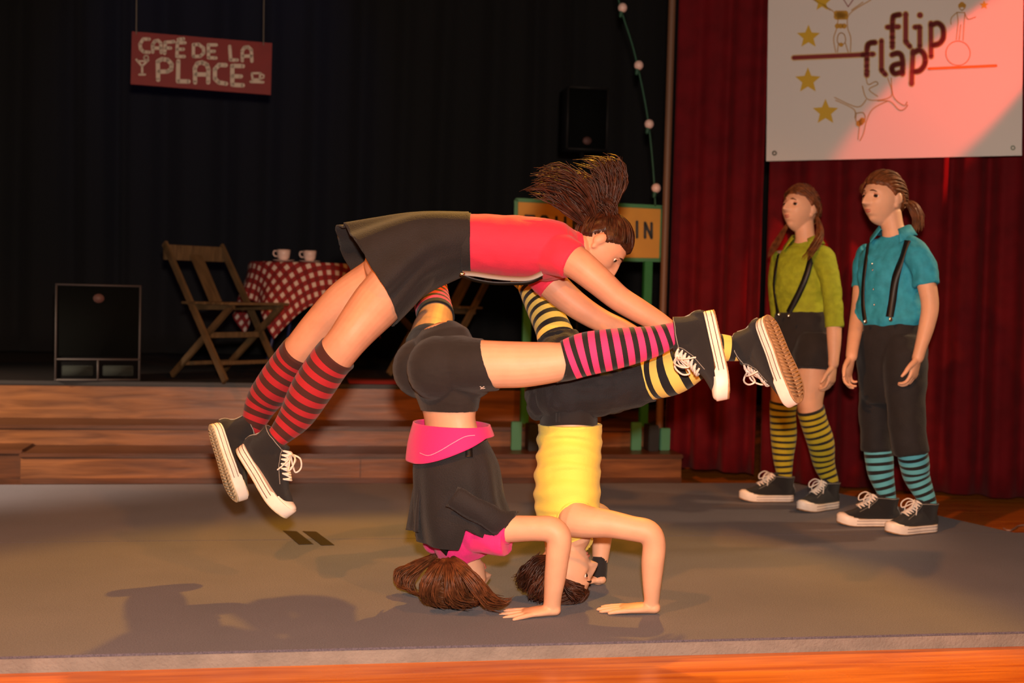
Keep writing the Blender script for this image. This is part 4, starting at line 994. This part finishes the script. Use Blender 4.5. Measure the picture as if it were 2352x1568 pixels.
    def wob(t, a):
        k = max(0, min(1, (t-.05)/.08))*max(0, min(1, (.62-t)/.2))
        return 1+.048*k*math.sin(t*62+1.4*math.sin(a*2+1)+.9*math.sin(a+t*9))*(.25+.75*(.5+.5*math.cos(a-.9)))+.03*max(0, 1-t/.04)
    loft(s, [W(x, y, d) for x, y, d, p, q in T2], [(p, q) for x, y, d, p, q in T2], lat=LT, n=64, sub=12, cap='flat', wob=wob)
    so = cloth('shirt', s, yellowj, root, .0042, 1, .0022, 14, lo=.007, off=.003); sb = bvh_of(so)
    s = Soup(); hair_cap(s, hm, .012, .008); strands_on_cap(s, hm, (0, -.8, .3), 110)
    for pth, n, sp in (([(1265, 1280, 3.93), (1235, 1290, 3.90), (1215, 1320, 3.90), (1205, 1345, 3.92), (1195, 1350, 3.95)], 50, .032), ([(1270, 1300, 3.90), (1250, 1335, 3.88), (1235, 1365, 3.88), (1230, 1382, 3.90)], 50, .028), ([(1290, 1330, 3.88), (1310, 1350, 3.87), (1330, 1360, 3.88), (1325, 1376, 3.90)], 40, .028),
                       ([(1260, 1290, 4.02), (1230, 1310, 4.04), (1200, 1330, 4.05), (1190, 1345, 4.03)], 40, .028)):
        clumps(s, [W(*p) for p in pth], n, sp, .0045, .012)
    for v in s.v: v.z = max(v.z, .004)
    out('hair', s, hair_dark, root)
# ---------- C: the child flying over
def person_flyer():
    root = empty('person', G(1000, 1330)); tag(root, 'person in red T-shirt and black skirt vaulting horizontally above the two headstands', 'person')
    b = Soup(); LT = cv(.12, .22, -1).normalized()
    T = [(905, 612, 4.11, .135, .100), (950, 590, 4.11, .150, .110), (1010, 568, 4.11, .130, .095), (1070, 560, 4.11, .110, .085), (1150, 562, 4.11, .115, .088), (1230, 568, 4.11, .130, .092), (1290, 576, 4.12, .125, .085), (1325, 575, 4.12, .075, .060)]
    loft(b, [W(x, y, d) for x, y, d, p, q in T], [(p, q) for x, y, d, p, q in T], lat=LT, n=36)
    M1 = shoeM(W(545, 1030, 4.06), W(655, 1204, 3.98), cv(.8, .56, -.08), 1.02); M2 = shoeM(W(480, 975, 4.25), W(538, 1160, 4.20), cv(.80, .25, .55), 1.0)
    near = [(945, 610, 4.06, 60), (905, 655, 4.03, 60), (862, 702, 4.0, 58), (820, 752, 3.96, 50), (788, 793, 3.95, 45), (755, 835, 3.96, 46), (715, 895, 3.98, 46), (680, 955, 4.00, 37)]
    far = [(925, 600, 4.19, 60), (880, 640, 4.19, 58), (800, 690, 4.19, 52), (740, 745, 4.19, 44), (700, 790, 4.19, 40), (672, 830, 4.20, 42), (635, 880, 4.21, 42), (602, 925, 4.22, 35)]
    leg(b, near, M1); leg(b, far, M2)
    hm = headmat(W(1378, 563, 4.13), cv(.62, -.78, -.05), cv(.70, .70, .05), .97); add_head(b, hm)
    loft(b, [W(1315, 575, 4.12), W(1340, 570, 4.12), W(1368, 568, 4.13)], [.055, .045, .046], n=20)
    arm = [(1300, 590, 4.00, 42), (1330, 608, 3.98, 38), (1375, 645, 3.97, 34), (1420, 684, 3.97, 30), (1465, 712, 3.97, 28), (1510, 738, 3.97, 24), (1548, 762, 3.97, 19)]
    far2 = [(1255, 640, 4.24, 38), (1295, 678, 4.23, 34), (1340, 712, 4.22, 30), (1385, 738, 4.20, 27), (1430, 758, 4.17, 25), (1480, 785, 4.13, 20), (1500, 797, 4.11, 18)]
    limb(b, arm, n=22); limb(b, far2, n=22)
    hand(b, W(1552, 766, 3.97), cv(.85, -.5, .0), cv(-.4, -.9, .2), thumb=-1, curl=.35, spread=.1, sc=.95)
    hand(b, W(1502, 799, 4.11), cv(.85, -.55, -.1), cv(-.4, -.8, .3), thumb=1, curl=.35, spread=.1, sc=.95)
    body = remesh(b, .0036, 4)
    for v in body.vertices: v.co.z = max(v.co.z, .0015)
    bo = link('body', body, skin_deep, root); setbody(bo); face(root, hm, hair_dark)
    s = Soup(); Q = [(1052, 561, 4.11, .118, .096), (1075, 560, 4.11, .120, .096), (1130, 563, 4.11, .123, .098), (1200, 570, 4.11, .135, .102), (1260, 577, 4.12, .143, .098), (1305, 576, 4.12, .120, .080), (1335, 572, 4.12, .062, .054)]
    loft(s, [W(x, y, d) for x, y, d, p, q in Q], [(p, q) for x, y, d, p, q in Q], lat=LT, n=40, cap='flat')
    limb(s, [(1270, 580, 4.04, 52), (1300, 590, 4.00, 48), (1318, 600, 3.985, 45)], n=26, cap='flat')
    limb(s, [(1230, 610, 4.22, 46), (1258, 640, 4.24, 43), (1270, 655, 4.235, 41)], n=26, cap='flat')
    so = cloth('shirt', s, redj, root, .0048, 4, .005, 12); sb = bvh_of(so)
    # skirt
    A = [cv(0, .100, 0), cv(-.03, .130, 0), cv(-.085, .160, 0)]; B = [LT*.120, LT*.165+cv(.02, 0, 0), cv(.075, -.02, -.215)]
    def tm(a): return 1-.05*math.cos(a*3)
    me = sheath([W(1072, 560, 4.11), W(960, 585, 4.11), W(836, 630, 4.11)], A, B, tm, 120, 40, (.05, 9), .005); link('skirt', me, blacktrouser, root)
    s = Soup(); loft(s, [W(1082, 561, 4.11), W(1062, 561, 4.11)], [(.124, .103)]*2, lat=LT, n=48, cap='flat'); out('waistband', s, blacktrouser, root)
    s = Soup(); pn = [(W(x, y, 4.0), (cv(0, .7, -.7)).normalized()) for x, y in ((1062, 628), (1090, 630), (1130, 636), (1170, 640), (1215, 640), (1245, 628))]; ribbon(s, pn, .020, .003); out('suspender', s, strapg, root)
    s = Soup(); pn = [(W(x, y, 4.012), (cv(0, -.7, -.7)).normalized()) for x, y in ((1062, 632), (1090, 642), (1130, 649), (1170, 650), (1215, 648), (1245, 634))]; ribbon(s, pn, .014, .003); out('suspender', s, strapm, root)
    bits(root, 'metal_clip', [W(1062, 629, 3.99), W(1060, 490, 4.1)], (.010, .006, .006), steel)
    legsock(root, [(776, 812, 3.953, 46), (755, 835, 3.96, 46), (715, 895, 3.98, 46), (680, 955, 4.00, 38)], M1, sockC)
    legsock(root, [(690, 806, 4.192, 42), (672, 830, 4.20, 43), (635, 880, 4.21, 43), (602, 925, 4.22, 36)], M2, sockC)
    sneaker(root, M1, rubber_worn); sneaker(root, M2, rubber_worn)
    s = Soup(); hair_cap(s, hm, .012, .006); strands_on_cap(s, hm, (0, -.7, .7), 110)
    for pth, n, sp in (([(1372, 520, 4.12), (1355, 475, 4.10), (1320, 430, 4.08), (1265, 405, 4.06), (1220, 412, 4.05)], 60, .036), ([(1378, 515, 4.14), (1372, 460, 4.14), (1355, 410, 4.14), (1300, 388, 4.14)], 50, .040), ([(1385, 520, 4.15), (1405, 460, 4.16), (1410, 410, 4.16), (1390, 370, 4.16), (1360, 362, 4.16)], 60, .040),
                       ([(1350, 520, 4.10), (1300, 470, 4.08), (1270, 440, 4.07), (1235, 430, 4.06)], 36, .028), ([(1400, 540, 4.12), (1405, 500, 4.12), (1385, 470, 4.12), (1360, 450, 4.12)], 40, .030)):
        clumps(s, [W(*p) for p in pth], n, sp, .0042, .012, fan=1.5)
    out('hair', s, hair_dark, root)
# ---------- standing children
def sleeve_torso(s, T, LT, **k): loft(s, [W(x, y, d) for x, y, d, p, q in T], [(p, q) for x, y, d, p, q in T], lat=LT, n=36, **k)
def collar(root, c, r, LT, FR, m, h=.03):
    s = Soup(); vs = []; fs = []; n = 40
    for i in range(n+1):
        a = math.radians(35)+(2*math.pi-math.radians(70))*i/n
        d = FR*math.cos(a)+LT*math.sin(a); e = max(0, math.cos(a))**2
        vs += [c+d*r+V((0, 0, h-.030*e)), c+d*(r+.006)+V((0, 0, h+.004-.03*e)), c+d*(r+.034+.030*e)+V((0, 0, h-.038-.055*e))]
    for i in range(n):
        for j in (0, 1): k = i*3+j; fs.append((k, k+1, k+4, k+3))
    s.add(vs, fs); return link('collar', solidify(s.mesh('c'), .003), m, root)
def person_green():
    root = empty('person', G(1830, 1160)); tag(root, 'person standing in olive green shirt, black shorts and yellow striped socks, looking up left', 'person')
    LT = cv(.76, 0, -.65).normalized(); FR = cv(-.65, 0, -.76).normalized(); b = Soup(); D = 5.88
    h = G(1822, 1152)+V((0, 0, .0035)); M1 = shoeM(h, h+cv(-1, 0, -.10), V((0, 0, 1)), .95); h = G(1921, 1166)+V((0, 0, .0035)); M2 = shoeM(h, h+cv(-.80, 0, -.60), V((0, 0, 1)), .95)
    T = [(1842, 838, D, .128, .085), (1842, 800, D, .158, .105), (1842, 760, D, .140, .095), (1842, 715, D, .118, .082), (1842, 660, D, .130, .092), (1846, 610, D, .140, .090), (1850, 578, D, .110, .065), (1851, 560, D, .060, .050)]
    sleeve_torso(b, T, LT)
    leg(b, [(1812, 820, 5.95, 38), (1806, 870, 5.98, 35), (1800, 920, 6.0, 29), (1798, 950, 6.01, 27), (1800, 1000, 6.02, 27), (1799, 1050, 6.03, 21)], M1)
    leg(b, [(1868, 820, 5.78, 40), (1862, 875, 5.76, 36), (1860, 930, 5.74, 29), (1870, 970, 5.73, 28), (1885, 1015, 5.72, 28), (1893, 1065, 5.72, 22)], M2)
    hm = headmat(W(1838, 481, D), cv(-.80, .22, -.55), cv(.16, 1, .1), 1.0); add_head(b, hm)
    loft(b, [W(1851, 572, D), W(1849, 545, D), W(1846, 505, D)], [.056, .046, .046], n=20)
    limb(b, [(1893, 604, 5.76, 20), (1906, 640, 5.73, 21), (1913, 700, 5.71, 19), (1915, 740, 5.70, 18), (1916, 785, 5.69, 16), (1915, 822, 5.68, 12.5), (1914, 836, 5.68, 12)], n=18)
    limb(b, [(1795, 596, 6.02, 22), (1785, 650, 6.06, 19), (1790, 725, 6.08, 17), (1796, 780, 6.05, 15), (1800, 825, 6.02, 12)], n=18)
    hand(b, W(1914, 838, 5.68), cv(-.12, -1, -.05), cv(-.76, 0, .65), thumb=-1, curl=.55, spread=.015, sc=.95)
    hand(b, W(1800, 825, 6.02), cv(0, -1, 0), cv(.76, 0, -.65), thumb=1, curl=.5, spread=.015, sc=.9)
    body = remesh(b, .0038, 3)
    for v in body.vertices: v.co.z = max(v.co.z, .0015)
    bo = link('body', body, skin, root); setbody(bo); face(root, hm, hair_auburn)
    s = Soup(); Q = [(1842, 728, D, .130, .094), (1842, 700, D, .128, .092), (1842, 655, D, .140, .101), (1846, 612, D, .147, .098), (1849, 585, D, .128, .080), (1851, 568, D, .085, .064), (1850, 560, D, .058, .054)]
    sleeve_torso(s, Q, LT, cap='flat')
    limb(s, [(1872, 584, 5.81, 22), (1890, 592, 5.77, 27), (1901, 622, 5.74, 25), (1910, 665, 5.72, 23), (1915, 715, 5.71, 22), (1917, 752, 5.70, 21)], n=24, cap='flat')
    limb(s, [(1803, 590, 6.0, 26), (1790, 640, 6.04, 23), (1790, 700, 6.07, 21), (1793, 745, 6.07, 19)], n=24, cap='flat')
    so = cloth('shirt', s, greenj, root, .0048, 3, .005, 14, (1, 1, 2)); sb = bvh_of(so)
    collar(root, W(1850, 552, D), .058, LT, FR, greenj, .022)
    s = Soup(); Q = [(1842, 850, D, .152, .108), (1842, 800, D, .166, .115), (1842, 760, D, .150, .106), (1842, 716, D, .134, .097)]
    sleeve_torso(s, Q, LT, cap='flat'); limb(s, [(1818, 770, 5.93, 36), (1814, 810, 5.95, 45), (1810, 847, 5.965, 43)], n=26, cap='flat'); limb(s, [(1868, 770, 5.80, 36), (1868, 810, 5.78, 47), (1866, 848, 5.77, 44)], n=26, cap='flat')
    ho = cloth('shorts', s, blackcloth, root, .0048, 16, .004, 14)
    surf_ribbon('suspender', sb, [(1870, 565), (1862, 600), (1850, 640), (1832, 680), (1812, 718)], .030, strapm, root, .003)
    surf_ribbon('suspender', sb, [(1789, 585), (1783, 620), (1779, 655), (1783, 690), (1789, 722)], .024, strapm, root, .003)
    bits(root, 'metal_clip', [W(1812, 725, 5.70), W(1790, 722, 5.80)], (.008, .004, .008), steel)
    legsock(root, [(1800, 922, 6.0, 30), (1798, 950, 6.01, 28), (1800, 1000, 6.02, 28), (1799, 1050, 6.03, 22)], M1, sockD)
    legsock(root, [(1861, 938, 5.74, 30), (1870, 970, 5.73, 29), (1885, 1015, 5.72, 29), (1893, 1065, 5.72, 23)], M2, sockD)
    sneaker(root, M1); sneaker(root, M2)
    s = Soup(); hair_cap(s, hm, .010, .004); strands_on_cap(s, hm, (.8, -.45, -.15), 90); strands_on_cap(s, hm, (-.8, -.45, -.15), 90)
    clumps(s, [W(1878, 500, 5.82), W(1886, 535, 5.78), W(1872, 565, 5.73), W(1852, 592, 5.70)], 40, .020, .0042, .004)
    clumps(s, [W(1812, 510, 6.0), W(1795, 540, 5.98), W(1778, 565, 5.95), W(1766, 590, 5.93)], 30, .016, .004, .004)
    out('hair', s, hair_auburn, root)
def person_blue():
    root = empty('person', G(2040, 1215)); tag(root, 'person standing in turquoise shirt with suspenders, black trousers and blue striped socks', 'person')
    LT = cv(.76, 0, -.65).normalized(); FR = cv(-.65, 0, -.76).normalized(); b = Soup(); D = 5.35
    h = G(2061, 1208)+V((0, 0, .0035)); M1 = shoeM(h, h+cv(-1, 0, -.08), V((0, 0, 1)), .96); h = G(2148, 1220)+V((0, 0, .0035)); M2 = shoeM(h, h+cv(-.88, 0, -.42), V((0, 0, 1)), .96)
    T = [(2046, 828, D, .125, .080), (2047, 800, D, .144, .102), (2046, 755, D, .138, .095), (2046, 715, D, .120, .085), (2048, 650, D, .132, .092), (2054, 595, D, .140, .090), (2058, 560, D, .112, .065), (2058, 542, D, .060, .052)]
    sleeve_torso(b, T, LT)
    l1 = [(2020, 830, 5.42, 39), (2015, 900, 5.43, 36), (2012, 980, 5.44, 32), (2018, 1040, 5.44, 30), (2024, 1090, 5.44, 26)]
    l2 = [(2078, 830, 5.26, 44), (2080, 900, 5.25, 40), (2084, 980, 5.24, 34), (2096, 1040, 5.24, 32), (2106, 1095, 5.24, 27)]
    leg(b, l1, M1); leg(b, l2, M2)
    hm = headmat(W(2028, 458, D), cv(-.86, .06, -.48), cv(.08, 1, .02), 1.04); add_head(b, hm)
    loft(b, [W(2058, 555, D), W(2051, 525, D), W(2044, 490, D)], [.058, .048, .048], n=20)
    limb(b, [(2108, 592, 5.23, 22), (2125, 640, 5.19, 22), (2136, 700, 5.17, 20), (2128, 750, 5.16, 18), (2114, 800, 5.15, 14), (2108, 822, 5.15, 13.5)], n=18)
    limb(b, [(1992, 585, 5.50, 24), (1982, 640, 5.52, 21), (1974, 700, 5.46, 18), (1966, 750, 5.36, 16.5), (1958, 800, 5.28, 14), (1956, 818, 5.26, 13.5)], n=18)
    hand(b, W(2107, 822, 5.15), cv(-.22, -1, -.05), cv(-.76, 0, .65), thumb=-1, curl=.55, spread=.015, sc=.98)
    hand(b, W(1955, 820, 5.26), cv(-.22, -1, -.1), cv(.76, 0, -.65), thumb=1, curl=.5, spread=.015, sc=.98)
    body = remesh(b, .0038, 3)
    for v in body.vertices: v.co.z = max(v.co.z, .0015)
    bo = link('body', body, skin, root); setbody(bo); face(root, hm, hair_auburn)
    s = Soup(); Q = [(2046, 750, D, .142, .104), (2046, 732, D, .158, .116), (2045, 715, D, .150, .110), (2046, 680, D, .138, .102), (2048, 640, D, .146, .106), (2054, 595, D, .152, .102), (2057, 566, D, .130, .080), (2058, 550, D, .085, .066), (2057, 541, D, .060, .056)]
    sleeve_torso(s, Q, LT, cap='flat')
    limb(s, [(2080, 564, 5.29, 26), (2100, 578, 5.25, 32), (2116, 605, 5.21, 32), (2124, 630, 5.20, 31), (2128, 656, 5.19, 30)], n=26, cap='flat')
    limb(s, [(2005, 578, 5.46, 31), (1990, 610, 5.50, 30), (1984, 640, 5.51, 28), (1982, 662, 5.51, 27)], n=26, cap='flat')
    so = cloth('shirt', s, bluej, root, .0048, 3, .010, 13, (1, 1, .8), lo=.010); sb = bvh_of(so)
    collar(root, W(2055, 533, D), .060, LT, FR, bluej, .026)
    s = Soup(); Q = [(2047, 925, D, .110, .070), (2046, 895, D, .142, .088), (2047, 855, D, .150, .102), (2047, 800, D, .158, .114), (2046, 765, D, .154, .110), (2046, 738, D, .140, .102)]
    sleeve_torso(s, Q, LT, cap='flat')
    limb(s, [(2022, 780, 5.40, 38), (2020, 830, 5.42, 43), (2015, 900, 5.43, 40), (2012, 980, 5.44, 37), (2014, 1035, 5.44, 36)], n=28, cap='flat')
    limb(s, [(2076, 780, 5.28, 42), (2078, 830, 5.26, 51), (2080, 900, 5.25, 45), (2084, 980, 5.24, 42), (2093, 1042, 5.24, 40)], n=28, cap='flat')
    cloth('knee_trousers', s, blacktrouser, root, .005, 22, .005, 10, lo=.012)
    surf_ribbon('suspender', sb, [(2086, 556), (2076, 590), (2058, 640), (2050, 690), (2044, 728)], .032, strapm, root, .007)
    surf_ribbon('suspender', sb, [(1996, 560), (1990, 605), (1985, 650), (1984, 700), (1988, 735)], .020, strapm, root, .004)
    bits(root, 'metal_clip', [W(2046, 733, 5.19), W(1988, 738, 5.26)], (.009, .004, .009), steel)
    hs = [hit(sb, 2005+(y-620)*.05, y, .001) for y in (606, 620, 664, 700)]
    bits(root, 'button', [h[0] for h in hs if h], (.005, .003, .005), steel)
    legsock(root, [(2017, 1030, 5.44, 31), (2020, 1060, 5.44, 30), (2024, 1090, 5.44, 27)], M1, sockE)
    legsock(root, [(2094, 1032, 5.24, 33), (2100, 1062, 5.24, 32), (2106, 1095, 5.24, 28)], M2, sockE)
    sneaker(root, M1); sneaker(root, M2)
    s = Soup(); hair_cap(s, hm, .010, .004); strands_on_cap(s, hm, (0, -1, .05), 130)
    a = hm @ hp((0, -1, .05), .012, True)
    clumps(s, [a, W(2095, 470, D+.02), W(2110, 500, D+.02), W(2108, 530, D+.02)], 60, .026, .0045, .005)
    clumps(s, [hm @ V((.02, .088, .062)), hm @ V((.045, .085, .04)), hm @ V((.064, .06, .015))], 12, .008, .002)
    out('hair', s, hair_auburn, root)
    s = Soup(); tube(s, [a+cv(.01*math.cos(k), .02*math.sin(k), .02*math.cos(k+1)) for k in range(7)], .006); out('hair_band', s, strapm, root)
person_pink(); person_yellow(); person_flyer(); person_green(); person_blue()
